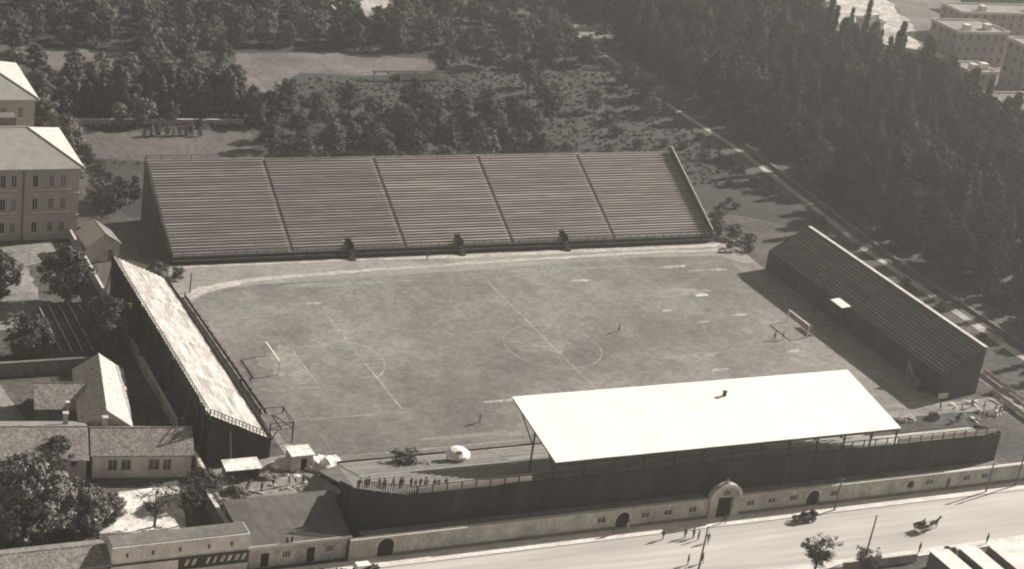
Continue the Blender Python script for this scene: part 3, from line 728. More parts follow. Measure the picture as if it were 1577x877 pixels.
MB().box(XW2-.7, XE2+.7, 80.3, N2+.7, 20.6, 20.9).build('cornice', 'stone_trim', s)
k = 20.92; AP = (-87.6, 92.6, 25.4); RW = (-108, 92.6, 25.4); XW0 = -116
slope([(XE2+e, 81-e, k), (XE2+e, N2+e, k), AP], 'roof_slope', 'pale_tile'); slope([(XW0, 81-e, k), (XE2+e, 81-e, k), AP, RW], 'roof_slope', 'shaded_tile')  # sunlight painted into the east hip again, other slopes kept darker
slope([(XE2+e, N2+e, k), (XW0, N2+e, k), RW, AP], 'roof_slope', 'shaded_tile')
m = MB(); m.tube((XE2+e, 81-e, k+.05), (AP[0], AP[1], AP[2]+.05), .16); m.build('hip_cap', 'stone_trim', s)

# town blocks beyond the wood
def block(name, label, x0, x1, y0, y1, h, nf, nx, ny, m_='town_wall', roof='pale_earth'):
    b = thing(name, label, 'building', ((x0+x1)/2, (y0+y1)/2, 0))
    MB().box(x0, x1, y0, y1, 0, h).build('wall', m_, b)
    m = MB(); m.box(x0-.3, x1+.3, y0-.3, y0, h-.2, h+.7); m.box(x0-.3, x0, y0, y1, h-.2, h+.7); m.box(x1, x1+.3, y0, y1, h-.2, h+.7); m.box(x0-.3, x1+.3, y1, y1+.3, h-.2, h+.7); m.build('parapet', 'stone_trim', b)
    MB().box(x0, x1, y0, y1, h+.005, h+.15).build('roof', roof, b)
    fh = h/nf; cm = None
    a = MB().box(-.6, .6, -.05, 0, 0, 1.7); c = MB().box(-.05, 0, -.6, .6, 0, 1.7)
    for k in range(nf):
        for i in range(nx):
            o = a.build('window', 'glass', b, True) if cm is None else None
            if cm is None: cm = [o.data, None]
            else: o = bpy.data.objects.new('window', cm[0]); COL.objects.link(o); o.parent = b
            o.location = (-(x1-x0)/2+(i+.5)*(x1-x0)/nx, -(y1-y0)/2-.003, k*fh+fh*.35)
        for i in range(ny):
            if cm[1] is None: o = c.build('window', 'glass', b, True); cm[1] = o.data
            else: o = bpy.data.objects.new('window', cm[1]); COL.objects.link(o); o.parent = b
            o.location = (-(x1-x0)/2-.003, -(y1-y0)/2+(i+.5)*(y1-y0)/ny, k*fh+fh*.35)
    for i in range(2):
        xa = x0+(x1-x0)*(.2+.45*i); MB().box(xa, xa+2.2, y0+2+i, y0+4.2+i, h+.15, h+2.0).build('roof_hut', 'pale_plaster', b)
    return b
block('apartment_block', 'pale flat-roofed block standing farthest up in the town corner', 226, 246, 174, 188, 11, 3, 6, 4)
block('apartment_block', 'small flat-roofed block with white roof huts beside the round tree', 202, 212, 137, 147, 9.5, 3, 3, 3)
block('apartment_block', 'low grey flat-roofed block nearest the wood at the right edge', 197, 214, 106, 124, 7.5, 2, 5, 5, 'weathered_wall', 'weathered_wall')
block('apartment_block', 'tall pale apartment block cut by the right edge of the view', 229, 250, 138, 155, 15, 4, 6, 5)
block('apartment_block', 'long terrace of houses behind the farthest town block', 252, 300, 205, 216, 9, 3, 12, 3)
block('apartment_block', 'grey row of houses along the far pale street', 285, 340, 236, 246, 8, 2, 14, 3, 'weathered_wall')
wall_thing('retaining_wall', 'pale retaining wall below the rubble slope', (206, 190), (224, 176), 3.0, .8, 'pale_plaster')
block('hillside_house', 'little white house on the rubble slope among cypresses', 214, 221, 205, 211, 5, 1, 2, 2, 'pale_plaster')

# shed roofs on the near side of the road, lower right
for lab, x, y, wd, ln in (('leftmost bright shed roof below the road in the lower right corner', 24.2, -93.6, 3.6, 12), ('middle broken-edged white shed roof in the lower right corner', 29.6, -94, 3.4, 12), ('large white shed roof at the lower right corner of the view', 35.0, -94.6, 8.0, 12.5)):
    b = thing('roadside_shed', lab, 'shed', (x, y, 0))
    m = MB(); m.box(0, wd, 0, ln-.4, 0, 2.3); m.build('wall', 'weathered_wall', b, True)
    for j in range(4):
        a, c = j*ln/4, (j+1)*ln/4-.03
        MB().hexa([(-.3, a, 2.95), (wd+.4, a, 2.35), (wd+.4, c, 2.35), (-.3, c, 2.95), (-.3, a, 3.03), (wd+.4, a, 2.43), (wd+.4, c, 2.43), (-.3, c, 3.03)]).build('roof_sheet', 'pale_plaster', b, True)
    m = MB(); m.prism_xz([(0, 2.3), (wd, 2.3), (0, 2.88)], .05, ln-.45); m.build('gable', 'weathered_wall', b, True)
wall_thing('roadside_wall', 'low wall edging the near pavement opposite the stand', (10, -80.0), (23.5, -80.3), 1.3, .35, 'plaster')
MORE3 = True

# ------------------------------------------------------------------ vegetation
def leaf_mesh(name, centers, radii, per, size, m, seed, squash=.8, up=.35):
    g = np.random.default_rng(seed); C = np.repeat(np.asarray(centers, float), per, axis=0); Rr = np.repeat(np.asarray(radii, float), per)
    n = len(C); d = g.normal(size=(n, 3)); d /= np.linalg.norm(d, axis=1)[:, None]
    rad = (g.random(n)**.45)*Rr
    P = C + d*rad[:, None]*np.array([1, 1, squash]); P[:, 2] = np.maximum(P[:, 2], .12)
    ax = P*np.array([1, 1, 0]); ax /= (np.linalg.norm(ax, axis=1)[:, None]+.3)
    nn = d*.8 + ax*.7 + g.normal(size=(n, 3))*.38 + np.array([0, 0, up]); nn /= np.linalg.norm(nn, axis=1)[:, None]
    a = np.cross(nn, g.normal(size=(n, 3))); a /= np.linalg.norm(a, axis=1)[:, None]; b = np.cross(nn, a)
    s = size*(.55+.9*g.random(n))[:, None]*.5; asp = (.6+.5*g.random(n))[:, None]
    bend = nn*s*.35
    V = np.empty((n, 4, 3)); V[:, 0] = P - a*s; V[:, 1] = P - b*s*asp + bend; V[:, 2] = P + a*s; V[:, 3] = P + b*s*asp + bend
    me = bpy.data.meshes.new(name); me.vertices.add(n*4); me.vertices.foreach_set('co', V.reshape(-1))
    me.loops.add(n*4); me.loops.foreach_set('vertex_index', np.arange(n*4, dtype=np.int32))
    me.polygons.add(n); me.polygons.foreach_set('loop_start', np.arange(0, n*4, 4, dtype=np.int32)); me.polygons.foreach_set('loop_total', np.full(n, 4, np.int32))
    me.materials.append(MATS[m]); me.update(calc_edges=True); me.validate()
    return me
def limb(mb, a, b, ra, rb, g, k=3, wob=.12, n=5):
    a = Vector(a); b = Vector(b); prev = a; L = (b-a).length
    for i in range(1, k+1):
        q = a.lerp(b, i/k)
        if i < k: q = q + Vector((g.normal(), g.normal(), g.normal()*.5))*wob*L/k
        mb.tube(prev, q, ra+(rb-ra)*(i-1)/k, ra+(rb-ra)*i/k, n); prev = q
TEMPL = {}
def tree_template(key, h, cr, base, nl, nsub, per, leaf, m, seed, shape='round', clump=1.0, trunk_r=.28, name='broadleaf_tree'):
    """trunk with limbs; leaf clumps sit at the ends of the limbs and through the crown"""
    g = np.random.default_rng(seed); mb = MB()
    top = Vector((g.normal()*.2, g.normal()*.2, h*.72))
    limb(mb, (0, 0, -.1), top, trunk_r, trunk_r*.3, g, 5, .05, 7)
    cen, rad = [], []
    for i in range(nl):
        t = (i+.5)/nl; zz = base + (h-base)*(t**.9)
        if shape == 'round': rr = cr*math.sqrt(max(.08, 1-((zz-(base+h)/2)/((h-base)/2+.01))**2))
        elif shape == 'cone': rr = cr*(1.02-t)**.8
        elif shape == 'column': rr = cr*min(1, 2.2*t+.35)*(1.0-.85*max(0, t-.45)/.55)
        else: rr = cr*(.45+.65*t)
        ang = i*2.4+g.normal()*.4
        st_ = Vector((0, 0, max(base*.55, min(h*.7, zz-rr*.7))))
        en = Vector((math.cos(ang)*rr*.62, math.sin(ang)*rr*.62, zz))
        limb(mb, st_, en, trunk_r*.38*(1.1-t*.6), .04, g, 3)
        for j in range(nsub):
            e2 = en + Vector((g.normal()*rr*.33, g.normal()*rr*.33, g.normal()*.33*clump))
            dd = math.hypot(e2.x, e2.y)
            if dd > rr: e2.x *= rr/dd; e2.y *= rr/dd
            limb(mb, en.lerp(st_, .25), e2, .05, .018, g, 2, .2, 4)
            cen.append(e2); rad.append(clump*(.6+.6*g.random()))
    trunk = mb.build('trunk', 'bark', None)
    tm = trunk.data; bpy.data.objects.remove(trunk)
    cm = leaf_mesh('crown', cen, rad, per, leaf, m, seed+1)
    TEMPL[key] = (name, tm, cm)
def plant(key, x, y, s, label, cat='tree', group=None, rz=None, sz=None, z=0.0):
    nm, tm, cm = TEMPL[key]
    o = thing(nm, label, cat, (x, y, z), rnd.uniform(0, 6.28) if rz is None else rz, group)
    o.scale = (s, s, s*(sz or rnd.uniform(.92, 1.1)))
    for n2, me in (('trunk', tm), ('crown', cm)):
        c = bpy.data.objects.new(n2, me); COL.objects.link(c); c.parent = o
    return o
for i in range(3):
    tree_template('broad%d' % i, 9, 4.0, 2.0, 18, 4, 46, .42, 'leaf', 100+i, 'round', 1.05)
    tree_template('pale%d' % i, 8, 3.6, 1.6, 17, 4, 42, .42, 'pale_leaf', 130+i, 'round', .95)
    tree_template('wood%d' % i, 14, 3.6, 1.0, 24, 4, 42, .55, 'dark_leaf', 160+i, 'column', 1.25, .3, 'dense_tree')
    tree_template('bush%d' % i, 2.4, 1.8, .3, 9, 3, 34, .28, 'leaf', 190+i, 'round', .6, .1, 'shrub')
    tree_template('row%d' % i, 8.5, 2.5, 1.0, 16, 4, 40, .42, 'leaf', 220+i, 'column', .95, .2, 'garden_tree')
tree_template('cyp', 13, 1.15, .4, 26, 3, 46, .36, 'dark_leaf', 300, 'cone', .65, .18, 'cypress_tree')
tree_template('cyp2', 11, 1.0, .4, 24, 3, 46, .34, 'dark_leaf', 301, 'column', .55, .18, 'cypress_tree')
for i in range(2): tree_template('oak%d' % i, 10.5, 4.3, 1.2, 22, 4, 44, .5, 'leaf' if i else 'dark_leaf', 330+i, 'round', 1.15, .28, 'broad_tree')
tree_template('bigoak', 16, 7.5, 2.5, 40, 5, 46, .55, 'dark_leaf', 302, 'round', 1.5, .5, 'spreading_tree')
tree_template('near0', 8.5, 4.6, 1.0, 34, 5, 44, .34, 'pale_leaf', 303, 'round', .85, .3, 'leafy_tree')
tree_template('near1', 8.5, 4.0, 1.4, 30, 5, 44, .32, 'leaf', 304, 'round', .8, .3, 'leafy_tree')
tree_template('near2', 7.5, 4.2, 1.0, 28, 5, 48, .30, 'leaf', 307, 'round', .8, .3, 'leafy_tree')
tree_template('sparse', 6.5, 2.8, 2.2, 14, 6, 7, .26, 'leaf', 305, 'vase', .55, .2, 'sparse_tree')
tree_template('twiggy', 5.0, 2.6, 2.0, 16, 7, 3, .22, 'leaf', 306, 'vase', .5, .18, 'bare_tree')
tree_template('street', 5.2, 3.0, 1.9, 20, 6, 22, .24, 'leaf', 308, 'vase', .55, .2, 'street_tree')
tree_template('climber', 3.2, 1.0, .3, 9, 3, 26, .26, 'pale_leaf', 309, 'column', .5, .08, 'shrub')

# single trees on the left
for key, x, y, s, lab in [
    ('near1', -82.6, 29.5, 1.2, 'big leafy tree in front of the school beside the long garden wall'),
    ('near2', -94.0, 33.0, 1.05, 'dark leafy tree at the left edge in front of the school'),
    ('near2', -93.2, 9.0, 1.02, 'leafy tree left of the vine rows above the dark garden wall'),
    ('near1', -80.2, 10.0, 1.15, 'leafy tree right of the vine rows beside the left-hand terrace'),
    ('near0', -104.8, -48.0, 1.3, 'large pale leafy tree filling the lower left corner'),
    ('near0', -103.5, -37.5, .85, 'leafy tree growing against the half hidden tiled house'),
    ('near2', -96.8, -30.5, .8, 'small leafy tree overlapping the roof of the half hidden house'),
    ('near0', -96.6, -47.2, .8, 'slim thin-leaved tree between the corner tree and the sunlit yard'),
    ('twiggy', -86.7, -47.6, 1.25, 'bare forked tree standing in the sunlit house yard'),
    ('near0', -92.6, -45.5, .5, 'low thin-leaved tree at the left end of the sunlit yard'),
    ('sparse', -81.8, -47.8, 1.05, 'dark slender tree at the right end of the sunlit yard'),
    ('near2', -78.2, -42.0, .68, 'dark bushy tree at the corner of the low tiled house'),
    ('near0', -99.8, -41.5, .8, 'leafy tree between the corner tree and the half hidden house'),
    ('near2', -74.6, -46.0, .55, 'bushy tree at the corner of the service building roof'),
    ('pale0', -70.4, 84, .85, 'pale tree close to the corner of the school wing'),
    ('broad0', -69.5, 118, 1.05, 'broad tree rising behind the school roof'),
    ('pale1', -66.6, 106, 1.0, 'pale tree between the school and the tilled field'),
    ('bush0', -66.2, 76, 2.1, 'big rounded bush between the school and the far terrace'),
    ('bush1', -63.4, 73.5, 1.9, 'second rounded bush touching the big one beside the school'),
    ('row0', -58.6, 77, .62, 'small upright tree at the left rear corner of the far terrace'),
    ('street', 5.5, -79.2, 1.0, 'round-headed street tree on the near side of the road'),
    ('street', 12.5, -82.2, .75, 'smaller street tree behind the low roadside wall'),
    ('bush2', 29.5, -80.8, .85, 'scrubby bush between the bright shed roofs'),
    ('bigoak', 180, 124, 1.0, 'huge dark round tree at the town end of the wood'),
    ('bush1', -45.6, -40.2, 1.25, 'dark bush on the left part of the main stand terrace'),
    ('bush0', -60.2, 38.0, .9, 'pale shrub at the corner between the left and far terraces'),
    ('bush2', -63.5, 40.2, 1.0, 'shrub behind the far end of the left-hand terrace')]:
    o = plant(key, x, y, s, lab, 'bush' if key.startswith('bush') else 'tree', z=2.0 if x == -45.6 else 0)
    if x == -45.6: o.scale = (1.7, 1.5, .85)
for i, (x, y, s) in enumerate([(206,203,.95),(204.5,193,1.1),(198,176,.9),(198,168,1.0),(207.5,176,.85),(194.5,162,1.0),(213,186,.75),(201,184,.8)]):
    plant('cyp' if i % 2 else 'cyp2', x, y, s, 'slender dark cypress standing against the pale rubble slope', 'tree', 'cypresses on the rubble slope')
for i, y in enumerate([24, 20, 15.5, 10, 4, -1, -6, -12, -17, -23]):
    plant('climber', -75.35, y+rnd.uniform(-1, 1), rnd.uniform(.7, 1.3), 'pale-leaved shrub at the foot of the left terrace outer wall', 'bush', 'shrubs behind the left terrace')
# vine rows in the kitchen garden
for i in range(5):
    xa = -88.2+i*1.75
    v = thing('vine_row', ['leftmost vine row of the kitchen garden', 'second vine row from the left in the kitchen garden', 'middle vine row of the kitchen garden', 'fourth vine row from the left in the kitchen garden', 'rightmost vine row of the kitchen garden'][i], 'vine row', (xa, 16.5, 0))
    for yy in np.linspace(-9.5, 9.5, 9): MB().box(-.05, .05, yy-.05, yy+.05, 0, 1.5).build('stake', 'pole_wood', v, True)
    m = MB(); m.bar((0, -9.6, 1.45), (0, 9.6, 1.45), .16, .1); m.build('top_rail', 'pale_board', v, True)
    g = np.random.default_rng(50+i); c = [(g.normal()*.12, yy, 1.0+g.normal()*.2) for yy in np.linspace(-9.3, 9.3, 30)]
    o = bpy.data.objects.new('foliage', leaf_mesh('foliage', c, [.4]*30, 9, .25, 'leaf', 60+i)); COL.objects.link(o); o.parent = v

# north gardens
def inside(x, y, poly):
    c = False; n = len(poly)
    for i in range(n):
        x1, y1 = poly[i]; x2, y2 = poly[(i+1) % n]
        if (y1 > y) != (y2 > y) and x < (x2-x1)*(y-y1)/(y2-y1)+x1: c = not c
    return c
EXC = [[(-62,128),(-57,121),(-19,122),(-22,99),(-48,98),(-66,102)], [(-12,184),(20,185),(56,179),(53,164),(23,159),(8,162),(-3,146),(-16,146)],
       [(-63,186),(-33,184),(-36,167),(-63,162)], [(32,246),(74,246),(62,220),(38,215)], [(102,196),(112,216),(136,221),(126,201)]]
pts = []
def far_enough(x, y, d): return all((x-a)**2+(y-b)**2 > d*d for a, b in pts)
# hedge row of tall garden trees north of the tilled field
for i in range(17):
    x = -62+i*2.75+rnd.uniform(-.6, .6); y = 129.5+rnd.uniform(-.8, .8)
    plant('row%d' % (i % 3), x, y, rnd.uniform(.85, 1.15), 'upright garden tree in the dense row behind the tilled field', 'tree', 'row of garden trees'); pts.append((x, y))
for i in range(15):
    x = -60+i*2.9+rnd.uniform(-.6, .6); y = 135.5+rnd.uniform(-1, 1)
    plant('row%d' % (i % 3), x, y, rnd.uniform(.95, 1.2), 'upright garden tree in the dense row behind the tilled field', 'tree', 'row of garden trees'); pts.append((x, y))
k = 0
while k < 6000 and len(pts) < 460:
    k += 1
    x = rnd.uniform(-75, 104); y = 78+rnd.random()**.8*182
    if any(inside(x, y, p) for p in EXC): continue
    if y < 100 and (x < -22 or x > 50): continue
    if x > 50 and y < 112: continue
    if x < -58 and y < 140: continue
    if x > 97 and y < 192: continue
    if 52 < x < 102 and y < 168 and rnd.random() < .9: continue
    if -16 < x < 54 and 133 < y < 162: continue
    if not far_enough(x, y, 4.6): continue
    pts.append((x, y)); t = rnd.random()
    zn = ('close behind the ' + ('left' if x < -12 else 'middle' if x < 25 else 'right') + ' part of the far terrace') if y < 132 else ('beside the pale clearing at the ' + ('left' if x < -5 else 'middle' if x < 50 else 'lane side')) if y < 186 else ('at the top edge of the view, ' + ('left' if x < -10 else 'middle' if x < 45 else 'towards the wood'))
    if t < .5: plant('broad%d' % rnd.randrange(3), x, y, rnd.uniform(.5, 1.0), 'rounded leafy tree '+zn, 'tree', 'leafy trees '+zn)
    elif t < .8: plant('pale%d' % rnd.randrange(3), x, y, rnd.uniform(.5, .95), 'pale-leaved tree '+zn, 'tree', 'pale trees '+zn)
    else: plant('bush%d' % rnd.randrange(3), x, y, rnd.uniform(.8, 1.6), 'low shrub '+zn, 'bush', 'shrubs '+zn)
# light flowering shrubs across the tilled field, scrub by the field edge
for i in range(9):
    plant('climber', -46+i*1.55+rnd.uniform(-.4, .4), 116.8+rnd.uniform(-.7, .7), rnd.uniform(.5, .8), 'small pale shrub in the line across the tilled field', 'bush', 'pale shrubs in the tilled field')
for i in range(16):
    t = i/15; plant('bush%d' % (i % 3), -64+t*5.5+rnd.uniform(-1, 1), 112-t*32+rnd.uniform(-1, 1), rnd.uniform(.5, .85), 'scrubby shrub along the bank beside the school', 'bush', 'scrub on the school bank')
for i in range(14):
    plant('bush%d' % (i % 3), rnd.uniform(62, 92), rnd.uniform(40, 115), rnd.uniform(.5, 1.0), 'low shrub on the dark meadow right of the far terrace', 'bush', 'shrubs on the dark meadow')
for x, y, s in ((64.5,49,1.0),(67,46.5,1.2),(69.5,43.5,.9),(66.8,52.5,.9),(63,40.8,.6),(66.5,38.5,.7)):
    plant('bush%d' % rnd.randrange(3), x, y, s, 'shrub in the gap between the far and right-hand terraces', 'bush', 'shrubs in the terrace gap')
for i in range(9):
    plant('bush%d' % (i % 3), 92.3+i*.35+rnd.uniform(-.5, .5), -30+i*17+rnd.uniform(-4, 4), rnd.uniform(.6, 1.0), 'shrub growing beside the lane', 'bush', 'shrubs by the lane')
# low plants on the near left plots
for i in range(26):
    x, y = rnd.uniform(-112, -78), rnd.uniform(-57, -51.5)
    plant('bush%d' % (i % 3), x, y, rnd.uniform(.4, .75), 'low shrub in the hedge behind the pale street building', 'bush', 'hedge shrubs behind the street building')
# the wood on the right
wood = []
for i in range(14000):
    x = rnd.uniform(100.5, 226); y = rnd.uniform(-45, 262)
    if y < -38+(x-100)*1.17: continue              # what the view never reaches
    if x > 150 and inside(x, y, [(196,198),(204,230),(232,256),(270,270),(330,270),(330,60),(213,92),(196,105),(194,128),(199,150),(196,160)]): continue
    if any(inside(x, y, p) for p in EXC): continue
    if (x-180)**2+(y-124)**2 < 49: continue
    lim = 105.5 if y < 40 else 105.5+(y-40)*.075
    if x < lim: continue
    if all((x-a)**2+(y-b)**2 > 5.8**2 for a, b in wood): wood.append((x, y))
    if len(wood) >= 400: break
for x, y in wood:
    e_ = 105.5 if y < 40 else 105.5+(y-40)*.075
    zone = ('in the front row of the wood along the lane' if x < e_+6 else 'at the town end of the wood' if x > 172 else 'in the far part of the wood near the top edge' if y > 165 else 'deep in the middle of the dark wood')
    grp = 'wood trees '+zone.split(' ', 1)[1]
    t = rnd.random()
    if t < .62: plant('wood%d' % rnd.randrange(3), x, y, rnd.uniform(.6, 1.12), 'dense dark tree '+zone, 'tree', grp, sz=rnd.uniform(.8, 1.25))
    elif t < .84: plant('oak%d' % rnd.randrange(2), x, y, rnd.uniform(.8, 1.3), 'broad-crowned dark tree '+zone, 'tree', grp+' broad', sz=rnd.uniform(.9, 1.3))
    else: plant('cyp' if t < .92 else 'cyp2', x, y, rnd.uniform(.95, 1.45), 'narrow pointed tree '+zone, 'tree', grp+' pointed', sz=1.0)
# undergrowth
g = np.random.default_rng(5)
def cover(name, poly, n, size, m, label, hmax=.5, excl=()):
    xs_ = [p[0] for p in poly]; ys_ = [p[1] for p in poly]; c = []
    while len(c) < n:
        x, y = rnd.uniform(min(xs_), max(xs_)), rnd.uniform(min(ys_), max(ys_))
        if inside(x, y, poly) and not any(inside(x, y, e) for e in excl): c.append((x, y, rnd.uniform(.1, hmax)))
    me = leaf_mesh(name, c, [.55]*n, 7, size, m, 77, .6)
    o = stuff(link(name, me)); tag(o, label, 'plants')
cover('wood_undergrowth', [(103.5,-38),(212,92),(196,160),(205,250),(114,250),(110,120)], 6000, .5, 'dark_leaf', 'dense dark undergrowth covering the floor of the wood', .9)
cover('garden_undergrowth', [(-62,100),(95,75),(104,190),(80,250),(-60,240)], 6500, .42, 'dark_leaf', 'weeds and low plants covering the garden ground', .25, EXC)
MORE4 = True

# ------------------------------------------------------------------ people and animals (skinned, one continuous body each)
def skin_mesh(name, verts, edges, radii, root=0, sub=1):
    me = bpy.data.meshes.new(name+'_cage'); me.from_pydata(verts, edges, [])
    o = bpy.data.objects.new(name+'_cage', me); COL.objects.link(o)
    o.modifiers.new('skin', 'SKIN').use_smooth_shade = True
    sv = me.skin_vertices[0].data
    for i, r in enumerate(radii):
        sv[i].radius = (r, r) if not isinstance(r, tuple) else r
        sv[i].use_root = (i == root)
    o.modifiers.new('sub', 'SUBSURF').levels = sub
    dg = bpy.context.evaluated_depsgraph_get(); dg.update()
    out = bpy.data.meshes.new_from_object(o.evaluated_get(dg)); out.name = name
    bpy.data.objects.remove(o); bpy.data.meshes.remove(me)
    return out
def person_mesh(pose, cloth, legs):
    st_ = {'stand': (.02, -.02, 0, 0), 'walk': (.24, -.24, .22, -.2), 'lean': (.08, -.02, .28, .3)}
    if pose == 'sit':
        V = [(0,0,.50),(0,-.02,.78),(0,-.02,1.0),(0,0,1.08),(0,.01,1.2),(0,.015,1.3)]
        hipz = .5
        L = [[(-.1,.02,.47),(-.11,.42,.5),(-.11,.45,.08),(-.11,.58,.04)], [(.1,.02,.47),(.11,.42,.5),(.11,.45,.08),(.11,.58,.04)]]
        A = [[(-.19,-.02,.98),(-.24,.05,.72),(-.16,.3,.68),(-.12,.38,.68)], [(.19,-.02,.98),(.24,.05,.72),(.16,.3,.68),(.12,.38,.68)]]
    else:
        fa, fb, aa, ab = st_[pose]
        V = [(0,0,.93),(0,-.01,1.2),(0,-.01,1.42),(0,0,1.5),(0,.015,1.6),(0,.02,1.7)]
        L = [[(-.09,0,.88),(-.1,fa*.55+.03,.48),(-.1,fa-.02,.08),(-.11,fa+.13,.035)], [(.09,0,.88),(.1,fb*.55+.03,.48),(.1,fb-.02,.08),(.11,fb+.13,.035)]]
        A = [[(-.19,0,1.4),(-.25,-aa*.4,1.12),(-.25,aa,.88+abs(aa)*.2),(-.24,aa+.06,.79+abs(aa)*.25)], [(.19,0,1.4),(.25,-ab*.4,1.12),(.25,ab,.88+abs(ab)*.2),(.24,ab+.06,.79+abs(ab)*.25)]]
    E = [(i, i+1) for i in range(5)]; Rr = [(.15,.11),(.155,.11),(.15,.1),.055,(.085,.1),(.06,.07)]
    verts = list(V)
    for ch, at, rad in ((L[0],0,(.1,.07,.05,.04)), (L[1],0,(.1,.07,.05,.04)), (A[0],2,(.07,.05,.038,.035)), (A[1],2,(.07,.05,.038,.035))):
        p = at
        for q, r in zip(ch, rad): verts.append(q); Rr.append(r); E.append((p, len(verts)-1)); p = len(verts)-1
    me = skin_mesh('person_body', verts, E, Rr)
    for k in (cloth, legs, 'skin', 'hair', 'rubber'): me.materials.append(MATS[k])
    H = 1.3 if pose == 'sit' else 1.7; waist = .5 if pose == 'sit' else .9
    idx = []
    for p in me.polygons:
        c = p.center
        if c.z > H-.02 or (c.z > H-.13 and c.y < -.02): k = 3
        elif c.z > H-.2: k = 2
        elif c.z < .09: k = 4
        elif pose != 'sit' and abs(c.x) > .2 and c.z < .86: k = 2
        elif c.z < waist and (pose != 'sit' or c.y > .1): k = 1
        else: k = 0
        idx.append(k)
    me.polygons.foreach_set('material_index', idx); me.polygons.foreach_set('use_smooth', [True]*len(idx))
    return me
hm = MB(); hm.cyl((0, .015, 1.705), .15, .02, n=14); hm.tube((0, .01, 1.71), (0, .01, 1.81), .095, .08, 12)
_h = hm.build('hat', 'cloth_dark'); HAT = _h.data; bpy.data.objects.remove(_h)
PM = {k: person_mesh(*k) for k in (('stand','cloth_dark','cloth_dark'), ('walk','cloth_dark','cloth_dark'), ('lean','cloth_mid','cloth_dark'), ('stand','cloth_pale','cloth_mid'), ('walk','cloth_mid','cloth_dark'), ('sit','cloth_dark','cloth_dark'), ('walk','cloth_pale','cloth_pale'))}
def person(key, x, y, rz, label, group=None, z=0.0, hat=True, s=1.0):
    o = thing('person', label, 'person', (x, y, z), rz, group); o.scale = (s, s, s)
    b = bpy.data.objects.new('body', PM[key]); COL.objects.link(b); b.parent = o
    if hat:
        c = bpy.data.objects.new('hat', HAT); COL.objects.link(c); c.parent = o
        if key[0] == 'sit': c.location = (0, 0, -.4)
    return o
SD, WD, LM, SP, WM, SI, WP = list(PM)
for key, x, y, rz, lab in [
    (WD, -13.6, -66.2, 1.9, 'person in dark clothes walking alone on the road left of the group'),
    (SD, -9.9, -66.5, 2.2, 'person at the left of the group on the road before the portal'),
    (LM, -8.6, -66.8, -1.2, 'person in the middle of the group facing left before the portal'),
    (SD, -8.1, -67.5, .5, 'dark-clothed person nearest the road in the group before the portal'),
    (WM, -7.0, -68.5, 2.6, 'person on the right of the group walking along the road'),
    (WD, -1.3, -63.9, .1, 'person in dark clothes standing right at the portal gate'),
    (WP, -18.0, -62.9, .3, 'pale-clothed person in front of the middle arched door'),
    (WD, -11.0, -73.6, 1.2, 'dark person beside the near telegraph pole at the bottom edge'),
    (SD, -13.4, -73.5, 1.4, 'person left of the near telegraph pole at the bottom edge'),
    (SD, -20.6, -63.4, 1.0, 'person on the pavement left of the middle arched door'),
    (WD, 16.0, 4.0, 1.0, 'dark figure alone on the turf right of the centre circle'),
    (WD, 46.3, -3.7, .4, 'dark figure on the left of the pair before the right goal'),
    (WP, 48.0, -4.0, -.4, 'pale figure on the right of the pair before the right goal'),
    (SD, -26.3, -26.0, 1.0, 'dark figure on the near left part of the pitch'),
    (SD, -61.6, -6.8, .4, 'left one of two dark figures by the fence behind the left goal'),
    (WD, -59.8, -6.3, .9, 'right one of two dark figures by the fence behind the left goal'),
    (SD, 25.6, -78.3, .2, 'dark figure on the near pavement beside the leftmost shed roof'),
    (SD, 38.9, -78.3, .2, 'dark figure on the near pavement above the large shed roof'),
    (SD, 14.6, -78.2, .2, 'dark figure at the foot of the leaning roadside pole'),
    (SD, -8.0, 41.8, 3.0, 'person standing at the stair of the middle section of the far terrace')]:
    person(key, x, y, rz, lab, z=.135 if (-64.5 < y < -62 or -79.2 < y < -77.5) else .03 if y < -64 else .07)
for i in range(17):
    t = i/16; q = Vector((-59.3, -55.6)).lerp(Vector((-47.5, -58.3)), t)
    d = q.y+37.0
    person(list(PM)[[0, 2, 0, 4, 0, 3, 1][i % 7]], q.x+rnd.uniform(-.6, .6), q.y+rnd.uniform(-.2, .4), rnd.uniform(2.6, 3.7) if i % 2 else rnd.uniform(-.5, .5), 'dark-clothed spectator at the rail of the main stand left corner', 'spectators at the stand corner', s=rnd.uniform(.9, 1.05), hat=rnd.random() < .6, z=7.82 if q.x < -55.5 else 8.0)
for i in range(13):
    person(list(PM)[[0, 3, 0, 1, 4][i % 5]], rnd.uniform(61, 75), rnd.uniform(-41, -35.5), rnd.uniform(0, 6.2), 'person standing in the yard between main stand and right-hand terrace', 'people in the right corner yard', z=.08)
for i in range(5):
    person(list(PM)[[0, 1, 4][i % 3]], -69+i*2.4+rnd.uniform(-.4, .4), -41.5+rnd.uniform(-2.5, 2), rnd.uniform(0, 6), 'person in the yard behind the service building', 'people in the left corner yard', z=.08)

